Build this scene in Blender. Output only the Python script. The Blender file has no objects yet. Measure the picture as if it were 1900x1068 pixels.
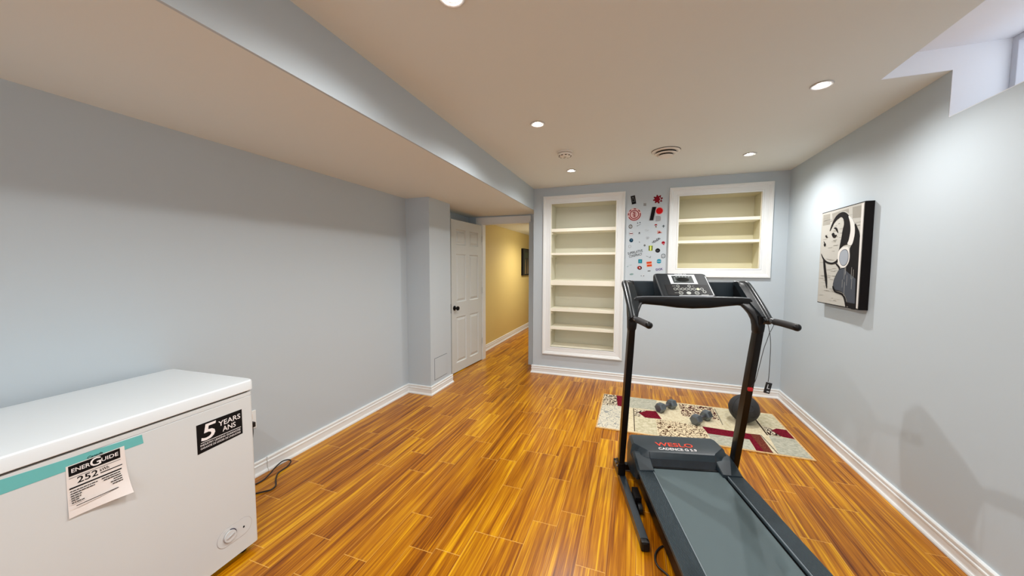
import bpy, bmesh, math, random
from mathutils import Vector, Matrix
random.seed(7)
R = math.radians
SC = bpy.context.scene
COL = SC.collection

# ------------------------------------------------------------------ camera
cam_d = bpy.data.cameras.new('camera'); cam = bpy.data.objects.new('camera', cam_d); COL.objects.link(cam)
YAW, PITCH, ROLL, CAMH, FPX = .339174, .0625632, .00267129, 1.4, 642.11
cam_d.sensor_fit = 'HORIZONTAL'; cam_d.sensor_width = 36; cam_d.lens = FPX / 1900 * 36
cam_d.clip_start = .02; cam_d.clip_end = 100
fw = Vector((-math.sin(YAW) * math.cos(PITCH), math.cos(YAW) * math.cos(PITCH), -math.sin(PITCH)))
rt0 = Vector((math.cos(YAW), math.sin(YAW), 0)); up0 = rt0.cross(fw)
rt = rt0 * math.cos(ROLL) + up0 * math.sin(ROLL); up = up0 * math.cos(ROLL) - rt0 * math.sin(ROLL)
m = Matrix((rt, up, -fw)).transposed().to_4x4(); m.translation = (0, 0, CAMH)
cam.matrix_world = m
SC.camera = cam

# ------------------------------------------------------------------ world, exposure
w = bpy.data.worlds.new('sky'); SC.world = w; w.use_nodes = True
bg = w.node_tree.nodes['Background']; bg.inputs[0].default_value = (.90, .94, 1, 1); bg.inputs[1].default_value = 1.35
SC.view_settings.view_transform = 'Standard'; SC.view_settings.look = 'None'
SC.view_settings.gamma = 1; SC.view_settings.use_curve_mapping = False
SC.view_settings.exposure = 0.55
SC.cycles.max_bounces = 12; SC.cycles.diffuse_bounces = 8; SC.cycles.glossy_bounces = 5
SC.cycles.sample_clamp_indirect = 4
SC.cycles.use_denoising = True
LAMP_W = 30.0      # each recessed lamp
HALL_W = 60.0

# ------------------------------------------------------------------ helpers
def tag(o, label=None, cat=None, group=None, kind=None):
    for k, v in (('label', label), ('category', cat), ('group', group), ('kind', kind)):
        if v: o[k] = v
    return o

def thing(name, label, cat, loc=(0, 0, 0), rz=0, group=None):
    o = bpy.data.objects.new(name, None); COL.objects.link(o)
    o.location = loc; o.rotation_euler = (0, 0, rz); o.empty_display_size = .1
    return tag(o, label, cat, group)

MATS = {}
def mat(name, col, rough=.5, metal=0, spec=.5, emit=None, estr=1, bump=0, bscale=200, coat=0):
    if name in MATS: return MATS[name]
    M = bpy.data.materials.new(name); M.use_nodes = True
    nt = M.node_tree; b = nt.nodes['Principled BSDF']
    b.inputs['Base Color'].default_value = (*col, 1); b.inputs['Roughness'].default_value = rough
    b.inputs['Metallic'].default_value = metal; b.inputs['Specular IOR Level'].default_value = spec
    b.inputs['Coat Weight'].default_value = coat
    if emit:
        b.inputs['Emission Color'].default_value = (*emit, 1); b.inputs['Emission Strength'].default_value = estr
    tc = nt.nodes.new('ShaderNodeTexCoord'); n = nt.nodes.new('ShaderNodeTexNoise'); n.inputs['Scale'].default_value = bscale
    n.inputs['Detail'].default_value = 3
    nt.links.new(tc.outputs['Object'], n.inputs['Vector'])
    if bump:
        bp = nt.nodes.new('ShaderNodeBump'); bp.inputs['Strength'].default_value = bump; bp.inputs['Distance'].default_value = .001
        nt.links.new(n.outputs['Fac'], bp.inputs['Height']); nt.links.new(bp.outputs['Normal'], b.inputs['Normal'])
    mr = nt.nodes.new('ShaderNodeMapRange'); mr.inputs['To Min'].default_value = max(0, rough - .03); mr.inputs['To Max'].default_value = min(1, rough + .03)
    nt.links.new(n.outputs['Fac'], mr.inputs['Value']); nt.links.new(mr.outputs['Result'], b.inputs['Roughness'])
    MATS[name] = M
    return M

def srgb(r, g, b):
    f = lambda c: ((c / 255 + .055) / 1.055) ** 2.4 if c > 10 else c / 255 / 12.92
    return (f(r), f(g), f(b))

class MB:
    """collects shapes into one mesh; mats are indices into the material list given to build"""
    def __init__(s): s.bm = bmesh.new(); s.mi = 0; s.smooth = False; s.k = 0
    def _f(s, vs):
        try: f = s.bm.faces.new(vs)
        except ValueError: return None
        f.material_index = s.mi; f.smooth = s.smooth
        return f
    def quad(s, *p): return s._f([s.bm.verts.new(q) for q in p])
    def box(s, x0, x1, y0, y1, z0, z1, bev=0, M=None):
        v = [s.bm.verts.new((x, y, z)) for x in (x0, x1) for y in (y0, y1) for z in (z0, z1)]
        fs = [s._f([v[i] for i in q]) for q in ((0, 1, 3, 2), (4, 6, 7, 5), (0, 4, 5, 1), (2, 3, 7, 6), (0, 2, 6, 4), (1, 5, 7, 3))]
        if M is not None: bmesh.ops.transform(s.bm, matrix=M, verts=v)
        if bev:
            es = list({e for f in fs for e in f.edges})
            r = bmesh.ops.bevel(s.bm, geom=es, offset=bev, segments=2, profile=.6, affect='EDGES')
            for f in r['faces']: f.material_index = s.mi; f.smooth = s.smooth
        return v
    def loft(s, rings, cap=True, closed=True):
        """rings: lists of equal length of 3D points"""
        vs = [[s.bm.verts.new(p) for p in r] for r in rings]
        n = len(vs[0])
        for a, b in zip(vs, vs[1:]):
            for i in range(n if closed else n - 1):
                j = (i + 1) % n
                s._f([a[i], a[j], b[j], b[i]])
        if cap:
            s._f(vs[0][::-1]); s._f(vs[-1])
        return vs
    def prism(s, poly, axis, a, b):
        """poly of 2D points extruded along axis 0/1/2 from a to b"""
        def P(p, t):
            q = list(p); q.insert(axis, t); return q
        s.loft([[P(p, a) for p in poly], [P(p, b) for p in poly]])
    def lathe(s, prof, c=(0, 0, 0), n=32, axis=2, M=None):
        rings = []
        for r, h in prof:
            ring = []
            for i in range(n):
                t = 2 * math.pi * i / n
                q = [r * math.cos(t), r * math.sin(t)]; q.insert(axis, h) if axis == 2 else None
                if axis == 0: q = [h, r * math.cos(t), r * math.sin(t)]
                if axis == 1: q = [r * math.cos(t), h, r * math.sin(t)]
                p = Vector(q)
                if M is not None: p = M @ p
                ring.append(p + Vector(c))
            rings.append(ring)
        s.loft(rings)
    def tube(s, pts, r, n=12, sub=6, cap=True):
        pts = [Vector(p) for p in pts]
        if sub > 1 and len(pts) > 2:
            o = []
            P = [pts[0]] + pts + [pts[-1]]
            for i in range(1, len(P) - 2):
                for k in range(sub):
                    t = k / sub
                    a, b, c, d = P[i - 1], P[i], P[i + 1], P[i + 2]
                    o.append(.5 * ((2 * b) + (c - a) * t + (2 * a - 5 * b + 4 * c - d) * t * t + (3 * b - a - 3 * c + d) * t ** 3))
            o.append(pts[-1]); pts = o
        rings = []; prev = None
        for i, p in enumerate(pts):
            d = (pts[min(i + 1, len(pts) - 1)] - pts[max(i - 1, 0)]).normalized()
            if prev is None:
                u = d.orthogonal().normalized()
            else:
                u = (prev - d * prev.dot(d)).normalized()
            prev = u; v = d.cross(u)
            rings.append([p + r * (math.cos(2 * math.pi * k / n) * u + math.sin(2 * math.pi * k / n) * v) for k in range(n)])
        s.loft(rings, cap)
    def ball(s, c, r, n=24, m=14):
        rings = []
        for i in range(1, m):
            t = math.pi * i / m
            rings.append([Vector(c) + r * Vector((math.sin(t) * math.cos(2 * math.pi * k / n), math.sin(t) * math.sin(2 * math.pi * k / n), math.cos(t))) for k in range(n)])
        s.loft(rings)
    def flat(s, poly, M, h=.0006, z0=0):
        """2D polygon laid on the plane of M (x right, y up, z out), raised h"""
        s.k += 1; h += .000018 * s.k      # no two layers share a plane
        lo = [M @ Vector((x, y, z0)) for x, y in poly]; hi = [M @ Vector((x, y, z0 + h)) for x, y in poly]
        s.loft([lo, hi])
    def ring2d(s, cx, cy, ro, ri, M, h=.0006, z0=0, a0=0, a1=360, n=32, sy=1):
        s.k += 1; h += .000018 * s.k
        full = abs(a1 - a0) >= 360
        st = [a0 + (a1 - a0) * i / n for i in range(n + (0 if full else 1))]
        rings = []
        for t in st:
            c, q = math.cos(R(t)), math.sin(R(t))
            rings.append([M @ Vector((cx + k * c, cy + k * q * sy, z)) for k, z in ((ri, z0), (ro, z0), (ro, z0 + h), (ri, z0 + h))])
        if full: rings.append(rings[0])
        s.loft(rings, cap=not full)
    def disc(s, cx, cy, rx, ry, M, h=.0006, z0=0, n=24, rot=0):
        c, q = math.cos(R(rot)), math.sin(R(rot))
        pts = []
        for i in range(n):
            t = 2 * math.pi * i / n; x, y = rx * math.cos(t), ry * math.sin(t)
            pts.append((cx + x * c - y * q, cy + x * q + y * c))
        s.flat(pts, M, h, z0)
    def rect(s, cx, cy, w, h_, M, h=.0006, z0=0, rot=0, skew=0):
        c, q = math.cos(R(rot)), math.sin(R(rot))
        pts = []
        for x, y in ((-w / 2, -h_ / 2), (w / 2, -h_ / 2), (w / 2, h_ / 2), (-w / 2, h_ / 2)):
            x += skew * y
            pts.append((cx + x * c - y * q, cy + x * q + y * c))
        s.flat(pts, M, h, z0)
    def text(s, body, cx, cy, w, h_, M, z0=0, h=.0005, rot=0, shear=0, bold=0):
        """lettering fitted to a w x h_ box centred on cx, cy"""
        cu = bpy.data.curves.new('t', 'FONT'); cu.body = body; cu.extrude = .01; cu.shear = shear; cu.resolution_u = 3
        cu.offset = bold; cu.align_x = 'CENTER'
        ob = bpy.data.objects.new('t', cu); COL.objects.link(ob)
        dg = bpy.context.evaluated_depsgraph_get(); dg.update()
        me = bpy.data.meshes.new_from_object(ob.evaluated_get(dg))
        xs = [v.co.x for v in me.vertices]; ys = [v.co.y for v in me.vertices]
        x0, x1, y0, y1 = min(xs), max(xs), min(ys), max(ys)
        c, q = math.cos(R(rot)), math.sin(R(rot))
        vs = []
        for v in me.vertices:
            x = ((v.co.x - x0) / (x1 - x0) - .5) * w; y = ((v.co.y - y0) / (y1 - y0) - .5) * h_
            z = z0 + (h if v.co.z > 0 else 0)
            vs.append(s.bm.verts.new(M @ Vector((cx + x * c - y * q, cy + x * q + y * c, z))))
        for p in me.polygons: s._f([vs[i] for i in p.vertices])
        bpy.data.objects.remove(ob); bpy.data.curves.remove(cu); bpy.data.meshes.remove(me)
    def build(s, name, mats, parent=None, loc=None, rz=0, autosmooth=None):
        bmesh.ops.recalc_face_normals(s.bm, faces=s.bm.faces)
        me = bpy.data.meshes.new(name); s.bm.to_mesh(me); s.bm.free()
        for mm in (mats if isinstance(mats, (list, tuple)) else [mats]): me.materials.append(mm)
        if autosmooth is not None:
            me.polygons.foreach_set('use_smooth', [True] * len(me.polygons))
            me.set_sharp_from_angle(angle=R(autosmooth))
        o = bpy.data.objects.new(name, me); COL.objects.link(o)
        if parent: o.parent = parent
        if loc is not None: o.location = loc
        o.rotation_euler = (0, 0, rz)
        return o

def boxo(name, b, m_, parent=None, bev=0):
    q = MB(); q.box(*b, bev=bev); return q.build(name, m_, parent)

def copy_tree(o, parent=None):
    c = o.copy(); COL.objects.link(c)
    if parent: c.parent = parent
    for ch in list(o.children): copy_tree(ch, c)
    return c

# ------------------------------------------------------------------ materials
WALL = mat('wall_paint', srgb(187, 198, 205), .6, bump=.08, bscale=160)
CEIL = mat('ceiling_paint', srgb(224, 228, 224), .75, bump=.1, bscale=140)
WHITE = mat('well_paint', srgb(232, 235, 240), .6)
YEL = mat('hall_paint', srgb(208, 184, 116), .6)
TRIM = mat('trim_paint', srgb(230, 234, 234), .35)
DOORP = mat('door_paint', srgb(204, 210, 210), .4)
CREAM = mat('cream_paint', srgb(212, 210, 192), .5)
CREAM2 = mat('cream_shelf_edge', srgb(240, 237, 220), .4)
BLACKM = mat('dark_metal', srgb(24, 22, 22), .35, metal=.6)

def floor_material():
    M = bpy.data.materials.new('laminate_planks'); M.use_nodes = True
    nt = M.node_tree; N = nt.nodes; L = nt.links; b = N['Principled BSDF']
    def math_(op, a, bb=None, c=None):
        n = N.new('ShaderNodeMath'); n.operation = op
        for i, v in enumerate((a, bb, c)):
            if v is None: continue
            if isinstance(v, (int, float)): n.inputs[i].default_value = v
            else: L.new(v, n.inputs[i])
        return n.outputs[0]
    tc = N.new('ShaderNodeTexCoord'); sp = N.new('ShaderNodeSeparateXYZ'); L.new(tc.outputs['Object'], sp.inputs[0])
    X, Y = sp.outputs[0], sp.outputs[1]
    xs = math_('DIVIDE', math_('ADD', X, 20.06), .134); row = math_('FLOOR', xs); fx = math_('FRACT', xs)
    wn = N.new('ShaderNodeTexWhiteNoise'); wn.noise_dimensions = '1D'; L.new(row, wn.inputs['W'])
    ys = math_('ADD', math_('DIVIDE', Y, .86), math_('MULTIPLY', wn.outputs['Value'], 17.3)); 
    colid = math_('FLOOR', ys); fy = math_('FRACT', ys)
    # some planks are cut short: a second joint at a random place
    idv = N.new('ShaderNodeCombineXYZ'); L.new(row, idv.inputs[0]); L.new(colid, idv.inputs[1])
    w2 = N.new('ShaderNodeTexWhiteNoise'); w2.noise_dimensions = '3D'; L.new(idv.outputs[0], w2.inputs['Vector'])
    s2 = math_('GREATER_THAN', fy, .48)
    do = math_('GREATER_THAN', w2.outputs['Value'], .7)
    sub = math_('MULTIPLY', s2, do)
    idv2 = N.new('ShaderNodeCombineXYZ'); L.new(row, idv2.inputs[0]); L.new(colid, idv2.inputs[1]); L.new(sub, idv2.inputs[2])
    w3 = N.new('ShaderNodeTexWhiteNoise'); w3.noise_dimensions = '3D'; L.new(idv2.outputs[0], w3.inputs['Vector'])
    # grain coordinates: stretched along the plank, shifted for each plank
    gv = N.new('ShaderNodeCombineXYZ')
    L.new(math_('MULTIPLY', X, 27), gv.inputs[0]); L.new(math_('MULTIPLY', Y, .7), gv.inputs[1]); L.new(math_('MULTIPLY', w3.outputs['Value'], 40), gv.inputs[2])
    n1 = N.new('ShaderNodeTexNoise'); n1.inputs['Scale'].default_value = 1.0; n1.inputs['Detail'].default_value = 4; n1.inputs['Roughness'].default_value = .62; n1.inputs['Distortion'].default_value = .8
    L.new(gv.outputs[0], n1.inputs['Vector'])
    gv2 = N.new('ShaderNodeCombineXYZ')
    L.new(math_('MULTIPLY', X, 130), gv2.inputs[0]); L.new(math_('MULTIPLY', Y, 2.6), gv2.inputs[1]); L.new(math_('MULTIPLY', w3.outputs['Value'], 77), gv2.inputs[2])
    n2 = N.new('ShaderNodeTexNoise'); n2.inputs['Scale'].default_value = 1.0; n2.inputs['Detail'].default_value = 3; n2.inputs['Distortion'].default_value = .6
    L.new(gv2.outputs[0], n2.inputs['Vector'])
    g = math_('ADD', math_('MULTIPLY', n1.outputs['Fac'], .62), math_('MULTIPLY', n2.outputs['Fac'], .38))
    g = math_('ADD', g, math_('MULTIPLY', math_('SUBTRACT', w3.outputs['Value'], .5), .06))
    cr = N.new('ShaderNodeValToRGB'); L.new(g, cr.inputs[0])
    e = cr.color_ramp.elements
    e[0].position = .31; e[0].color = (*srgb(88, 38, 0), 1)
    e[1].position = .63; e[1].color = (*srgb(220, 164, 16), 1)
    k = e.new(.40); k.color = (*srgb(134, 72, 0), 1)
    k = e.new(.50); k.color = (*srgb(172, 106, 2), 1)
    k = e.new(.56); k.color = (*srgb(194, 132, 6), 1)
    # bevel lines: edge highlight put into the colour as a paler tone
    ex = math_('MINIMUM', fx, math_('SUBTRACT', 1, fx)); lx = math_('LESS_THAN', ex, .010)
    ey = math_('MINIMUM', fy, math_('SUBTRACT', 1, fy)); ly = math_('LESS_THAN', ey, .0018)
    e2 = math_('ABSOLUTE', math_('SUBTRACT', fy, .48)); ly2 = math_('MULTIPLY', math_('LESS_THAN', e2, .0018), do)
    lw = math_('MULTIPLY', lx, .35); ln = math_('MAXIMUM', lw, math_('MULTIPLY', math_('MAXIMUM', ly, ly2), .75))
    mx = N.new('ShaderNodeMix'); mx.data_type = 'RGBA'; L.new(ln, mx.inputs[0]); L.new(cr.outputs[0], mx.inputs[6]); mx.inputs[7].default_value = (*srgb(226, 178, 96), 1)
    L.new(mx.outputs[2], b.inputs['Base Color'])
    b.inputs['Roughness'].default_value = .28; b.inputs['Specular IOR Level'].default_value = .35
    bp = N.new('ShaderNodeBump'); bp.inputs['Strength'].default_value = .25; bp.inputs['Distance'].default_value = .0015
    L.new(math_('SUBTRACT', math_('MULTIPLY', g, .3), math_('MAXIMUM', lx, ly)), bp.inputs['Height']); L.new(bp.outputs[0], b.inputs['Normal'])
    return M
FLOOR = floor_material()

# ------------------------------------------------------------------ the shell
XL, XR, YB, YN, ZC, ZS, XB = -2.345, 1.49, 4.357, -2.7, 2.393, 2.125, -1.242
T = .12
DW = 4.69            # face of the wall that holds the doorway
HX0, HX1, HY1, HZ = -2.30, -1.18, 9.6, 2.11
WY0, WY1, WZ0, WZ1, WX, CX = 1.15, 2.445, 2.165, 2.506, 1.72, 1.21   # window well

def struct(o): return tag(o, kind='structure')
struct(boxo('floor', (XL - .2, XR + .3, YN - .2, HY1 + .2, -.1, 0), FLOOR))
# ceiling with the notch of the window well
q = MB()
q.box(XB, CX, YN, YB, ZC, ZC + .1); q.box(CX, XR, WY1 + .004, YB, ZC, ZC + .1); q.box(CX, XR, YN, WY0 - .004, ZC, ZC + .1)
struct(q.build('ceiling', CEIL))
# dropped soffit along the left wall: its own underside and the painted side face
q = MB(); q.box(XL, XB - .001, YN, DW, ZS, ZS + .05); struct(q.build('trim_1', CEIL))
q = MB(); q.box(XB - .012, XB, YN, YB, ZS - .0005, ZC + .02); q.box(XB - .012, XB, YB, DW, ZS, ZC + .02); struct(q.build('trim_2', WALL))
# left wall, pillar
struct(boxo('wall_left', (XL - T, XL, YN, DW + .1, 0, ZC + .1), WALL))
PX, PY0, PY1 = -2.052, 3.182, 3.625
q = MB(); q.box(XL, PX, PY0, PY1, 0, ZS); struct(q.build('wall_pillar', WALL))
# right wall with the window opening
q = MB()
q.box(XR, XR + T, WY1 + .004, YB + T, 0, ZC + .1); q.box(XR, XR + T, YN, WY0 - .004, 0, ZC + .1); q.box(XR, XR + T, WY0 - .004, WY1 + .004, 0, WZ0 - .004)
struct(q.build('wall_right', WALL))
NX0, NX1, NZ0, NZ1 = -2.1, 1.2, .15, 2.05
q = MB()
q.box(XL - T, NX0, YN - T, YN, 0, ZC + .1); q.box(NX1, XR + T, YN - T, YN, 0, ZC + .1)
q.box(NX0, NX1, YN - T, YN, 0, NZ0); q.box(NX0, NX1, YN - T, YN, NZ1, ZC + .1)
struct(q.build('wall_near', WALL))
# back wall with the two openings of the built-in shelves
TS = (-1.012, -.216, .362, 2.184); WS = (.457, 1.252, 1.383, 2.190)
q = MB()
def wbox(x0, x1, z0, z1): q.box(x0, x1, YB, YB + .1, z0, z1)
HP_ = .02
wbox(XB, TS[0] - HP_, 0, ZC + .05); wbox(TS[0] - HP_, TS[1] + HP_, 0, TS[2] - HP_); wbox(TS[0] - HP_, TS[1] + HP_, TS[3] + HP_, ZC + .05); wbox(TS[1] + HP_, WS[0] - HP_, 0, ZC + .05)
wbox(WS[0] - HP_, WS[1] + HP_, 0, WS[2] - HP_); wbox(WS[0] - HP_, WS[1] + HP_, WS[3] + HP_, ZC + .05); wbox(WS[1] + HP_, XR + T, 0, ZC + .05)
q.box(XB, XB + .08, YB + .1, DW + .1, 0, ZC + .05)
struct(q.build('wall_back', WALL))
# doorway wall
DX0, DX1, DH = -2.128, -1.385, 2.022
q = MB(); q.box(XL, DX0, DW, DW + .1, 0, ZS + .1); q.box(DX1, XB, DW, DW + .1, 0, ZS + .1); q.box(DX0, DX1, DW, DW + .1, DH, ZS + .1)
struct(q.build('wall_doorway', WALL))
# hall beyond
struct(boxo('wall_hall_left', (HX0 - .1, HX0, DW + .1, HY1, 0, HZ + .1), YEL))
struct(boxo('wall_hall_right', (HX1, HX1 + .1, DW + .1, HY1, 0, HZ + .1), CEIL))
struct(boxo('wall_hall_end', (HX0 - .1, HX1 + .1, HY1, HY1 + .1, 0, HZ + .1), CEIL))
struct(boxo('ceiling_hall', (HX0 - .1, HX1 + .1, DW + .1, HY1, HZ, HZ + .1), CEIL))
# door casing and jamb
q = MB()
CW = .085
def casing_bar(axis, fixed0, fixed1, a, b, flip=1):
    pass
q.box(DX0 - CW, DX0, DW - .014, DW, 0, DH + .0005); q.box(DX0 - CW, DX0 - CW + .018, DW - .022, DW - .0135, 0, DH + CW - .021)
q.box(DX0 - CW, DX1 + .01, DW - .0142, DW, DH + .0005, DH + CW)
q.box(DX0 - CW, DX1 + .01, DW - .0222, DW - .0137, DH + CW - .02, DH + CW - .0005); q.box(DX0, DX1, DW - .019, DW - .0137, DH + .010, DH + .024)
q.box(DX0, DX0 + .015, DW, DW + .1, 0, DH); q.box(DX0 + .015, DX1 - .015, DW, DW + .1, DH - .015, DH)
struct(q.build('trim_3', TRIM))
q = MB(); q.box(DX1 - .015, DX1, DW, DW + .1, 0, DH); q.box(DX1 - .015, DX1 + .05, DW - .012, DW + .0005, 0, DH - .0005)
struct(q.build('trim_5', WALL))

# window well: white reveal and the window itself
q = MB()
def yface(y, x0, x1, z0, z1): q.box(x0, x1, min(y, y + .003), max(y, y + .003), z0, z1)
for y in (WY1, WY0 - .003):
    yface(y, XR + .0005, WX + .08, WZ0 - .003, WZ1 + .02); yface(y, CX + .0005, XR + .0005, ZC + .0005, WZ1 + .02)
q.box(CX - .02, WX + .08, WY0 - .003, WY1 + .003, WZ1, WZ1 + .02)           # head
q.box(CX - .003, CX - .0005, WY0, WY1, ZC + .101, WZ1)                      # inner side of the ceiling notch
q.box(XR + .0005, WX + .08, WY0, WY1, WZ0 - .0035, WZ0)                     # sill
struct(q.build('trim_4', WHITE))
FRAMEM = mat('window_frame_grey', srgb(196, 198, 206), .4)
win = tag(bpy.data.objects.new('window_1', None), kind='structure'); COL.objects.link(win); win.location = (1.70, 1.8, WZ0)
q = MB()
x0, x1 = -.005, .035; ya, yb = WY0 - 1.799, WY1 - 1.801; za, zb = .001, WZ1 - WZ0 - .001
for b_ in ((x0, x1, yb - .03, yb, za, zb), (x0, x1, ya, ya + .03, za, zb), (x0 + .0008, x1 - .001, ya + .029, yb - .029, zb - .028, zb - .0005), (x0 + .0008, x1 - .001, ya + .029, yb - .029, za + .0005, za + .03), (x0 + .0016, x1 - .002, -.02, .02, za + .029, zb - .027)):
    q.box(*b_, bev=.003)
q.build('window_frame', FRAMEM, win)
G = bpy.data.materials.new('window_glass'); G.use_nodes = True; gn = G.node_tree
bs = gn.nodes['Principled BSDF']; bs.inputs['Transmission Weight'].default_value = 1; bs.inputs['Roughness'].default_value = 0; bs.inputs['IOR'].default_value = 1.0
bs.inputs['Base Color'].default_value = (.97, .98, 1, 1)
boxo('pane', (.012, .016, ya + .026, yb - .026, .026, zb - .024), G, win)

win2 = tag(bpy.data.objects.new('added_window', None), kind='structure'); COL.objects.link(win2); win2.location = (0, YN, 0)  # unseen window added behind the camera to bring in fill daylight
q = MB()
for b_ in ((NX0, NX0 + .05), (NX1 - .05, NX1), (-.125, -.075)): q.box(b_[0], b_[1], -.09, -.03, NZ0, NZ1, bev=.003)
for b_ in ((NZ0 + .001, NZ0 + .05), (NZ1 - .05, NZ1 - .001)): q.box(NX0 + .049, NX1 - .049, -.089, -.031, b_[0], b_[1], bev=.003)
q.build('window_frame', TRIM, win2)
for a, b_ in ((NX0 + .05, -.125), (-.075, NX1 - .05)): boxo('pane', (a - .004, b_ + .004, -.062, -.058, NZ0 + .046, NZ1 - .046), G, win2)

# ------------------------------------------------------------------ baseboards
BPROF = [(0, 0), (.025, 0), (.025, .008), (.021, .016), (.016, .02), (.0145, .026), (.014, .055), (.0165, .06), (.0165, .068), (.012, .073), (.011, .080), (.0155, .084), (.0155, .094), (.012, .099), (0, .099)]
def baseboard(name, pts, left=True, prof=BPROF, m_=TRIM):
    """pts in plan; the board stands on the left-hand side of the walk (or right)"""
    pts = [Vector((*p, 0)) for p in pts]; s = 1 if left else -1
    rings = []
    for i, p in enumerate(pts):
        d0 = (p - pts[i - 1]).normalized() if i else None
        d1 = (pts[i + 1] - p).normalized() if i < len(pts) - 1 else None
        nrm = lambda d: Vector((-d.y, d.x, 0)) * s
        if d0 is None: mv = nrm(d1)
        elif d1 is None: mv = nrm(d0)
        else:
            a, b_ = nrm(d0), nrm(d1); mv = (a + b_) / (1 + a.dot(b_))
        rings.append([p + mv * o + Vector((0, 0, z)) for o, z in prof])
    k = MB(); k.loft(rings); return struct(k.build(name, m_))
baseboard('baseboard_left', [(XL, 1.60), (XL, PY0), (PX, PY0), (PX, PY1), (XL, PY1), (XL, DW)], left=False)
BP2 = [(max(0, o - .006) if o else 0, z * .98) for o, z in BPROF]
baseboard('baseboard_left_near', [(XL, YN), (XL, 1.60)], left=False, prof=BP2)
baseboard('baseboard_back', [(XB - .001, DW - .03), (XB - .001, YB), (XR, YB), (XR, YN)], left=False)
baseboard('baseboard_hall', [(HX0, DW + .1), (HX0, HY1)], left=False)

# ------------------------------------------------------------------ door leaf
HP = Vector((-2.122, 4.672)); FP = Vector((-2.178, 3.868)); dd = (FP - HP); dl = dd.length
door = tag(bpy.data.objects.new('door_1', None), kind='structure'); COL.objects.link(door)
door.location = (HP.x, HP.y, 0); door.rotation_euler = (0, 0, math.atan2(dd.y, dd.x))
# local x runs from hinge to free edge, local +y is the side that faces the room
q = MB()
z0, z1 = .012, 1.992; th = .035
cols = ((.105, .355), (.445, .695)); rows = ((.13, .735), (.93, 1.555), (1.675, 1.875))
xs = sorted({0, dl, *[v for c_ in cols for v in c_]}); zs = sorted({z0, z1, *[v for r_ in rows for v in r_]})
for side in (0, 1):
    Y = 0 if side == 0 else -th
    s_ = 1 if side == 0 else -1
    for i in range(len(xs) - 1):
        for j in range(len(zs) - 1):
            a, b_, c_, d_ = xs[i], xs[i + 1], zs[j], zs[j + 1]
            ispan = any(abs(a - p[0]) < 1e-6 for p in cols) and any(abs(c_ - p[0]) < 1e-6 for p in rows)
            if not ispan: q.quad((a, Y, c_), (b_, Y, c_), (b_, Y, d_), (a, Y, d_)); continue
            def rg(o, dep): return [(a + o, Y - s_ * dep, c_ + o), (b_ - o, Y - s_ * dep, c_ + o), (b_ - o, Y - s_ * dep, d_ - o), (a + o, Y - s_ * dep, d_ - o)]
            R_ = [rg(0, 0), rg(.010, .010), rg(.022, .010), rg(.045, .001)]
            q.loft(R_, cap=False); q.quad(*R_[-1])
for a, b_ in (((0, z0), (dl, z0)), ((dl, z0), (dl, z1)), ((dl, z1), (0, z1)), ((0, z1), (0, z0))):
    q.quad((a[0], 0, a[1]), (b_[0], 0, b_[1]), (b_[0], -th, b_[1]), (a[0], -th, a[1]))
q.build('door_panel', DOORP, door)
KX = dl - .065
q = MB(); q.smooth = True
q.lathe([(.001, 0), (.032, 0), (.032, .006), (.012, .012), (.012, .032), (.024, .04), (.029, .052), (.024, .064), (.001, .068)], c=(KX, 0, .86), axis=1, n=24)
q.lathe([(.001, -th), (.032, -th), (.032, -th - .006), (.012, -th - .012), (.012, -th - .032), (.024, -th - .04), (.029, -th - .052), (.024, -th - .064), (.001, -th - .068)], c=(KX, 0, .86), axis=1, n=24)
q.build('door_knob', BLACKM, door, autosmooth=40)
q = MB(); q.box(dl - .001, dl + .003, -th + .006, -.006, .80, .92, bev=.001); q.build('latch_plate', BLACKM, door)
for hz in (.25, 1.0, 1.75):
    q = MB(); q.lathe([(.006, hz), (.006, hz + .09)], c=(-.004, .006, 0), n=12); q.build('hinge', DOORP, door)

# ------------------------------------------------------------------ recessed lamps
BULB = mat('lamp_glow', (1, 1, 1), .5, emit=(1, .97, .93), estr=60)
REFL = mat('lamp_reflector', srgb(225, 225, 225), .25, metal=.6)
lamps = [(-.66, 1.19, 'recessed ceiling lamp cut by the top edge of the picture'),
         (-.66, 2.40, 'lit recessed ceiling lamp left of centre, nearest the smoke detector'),
         (.942, 2.405, 'lit recessed ceiling lamp nearest the window well'),
         (-.64, 3.652, 'lit recessed ceiling lamp before the tall bookcase, beyond the smoke detector'),
         (.937, 3.635, 'lit recessed ceiling lamp before the wide wall shelf'),
         (.94, 1.17, 'added unseen recessed ceiling lamp above the treadmill, beside the window'),  # from here on: lamps out of view, added to light the room
         (-.66, -.07, 'added recessed ceiling lamp just behind the viewer, on the soffit side'),
         (.94, -.07, 'added recessed ceiling lamp just behind the viewer, on the window side'),
         (-.66, -1.5, 'added unseen recessed ceiling lamp at the near end, on the soffit side'),
         (.94, -1.5, 'added unseen recessed ceiling lamp at the near end, on the window side')]
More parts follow.
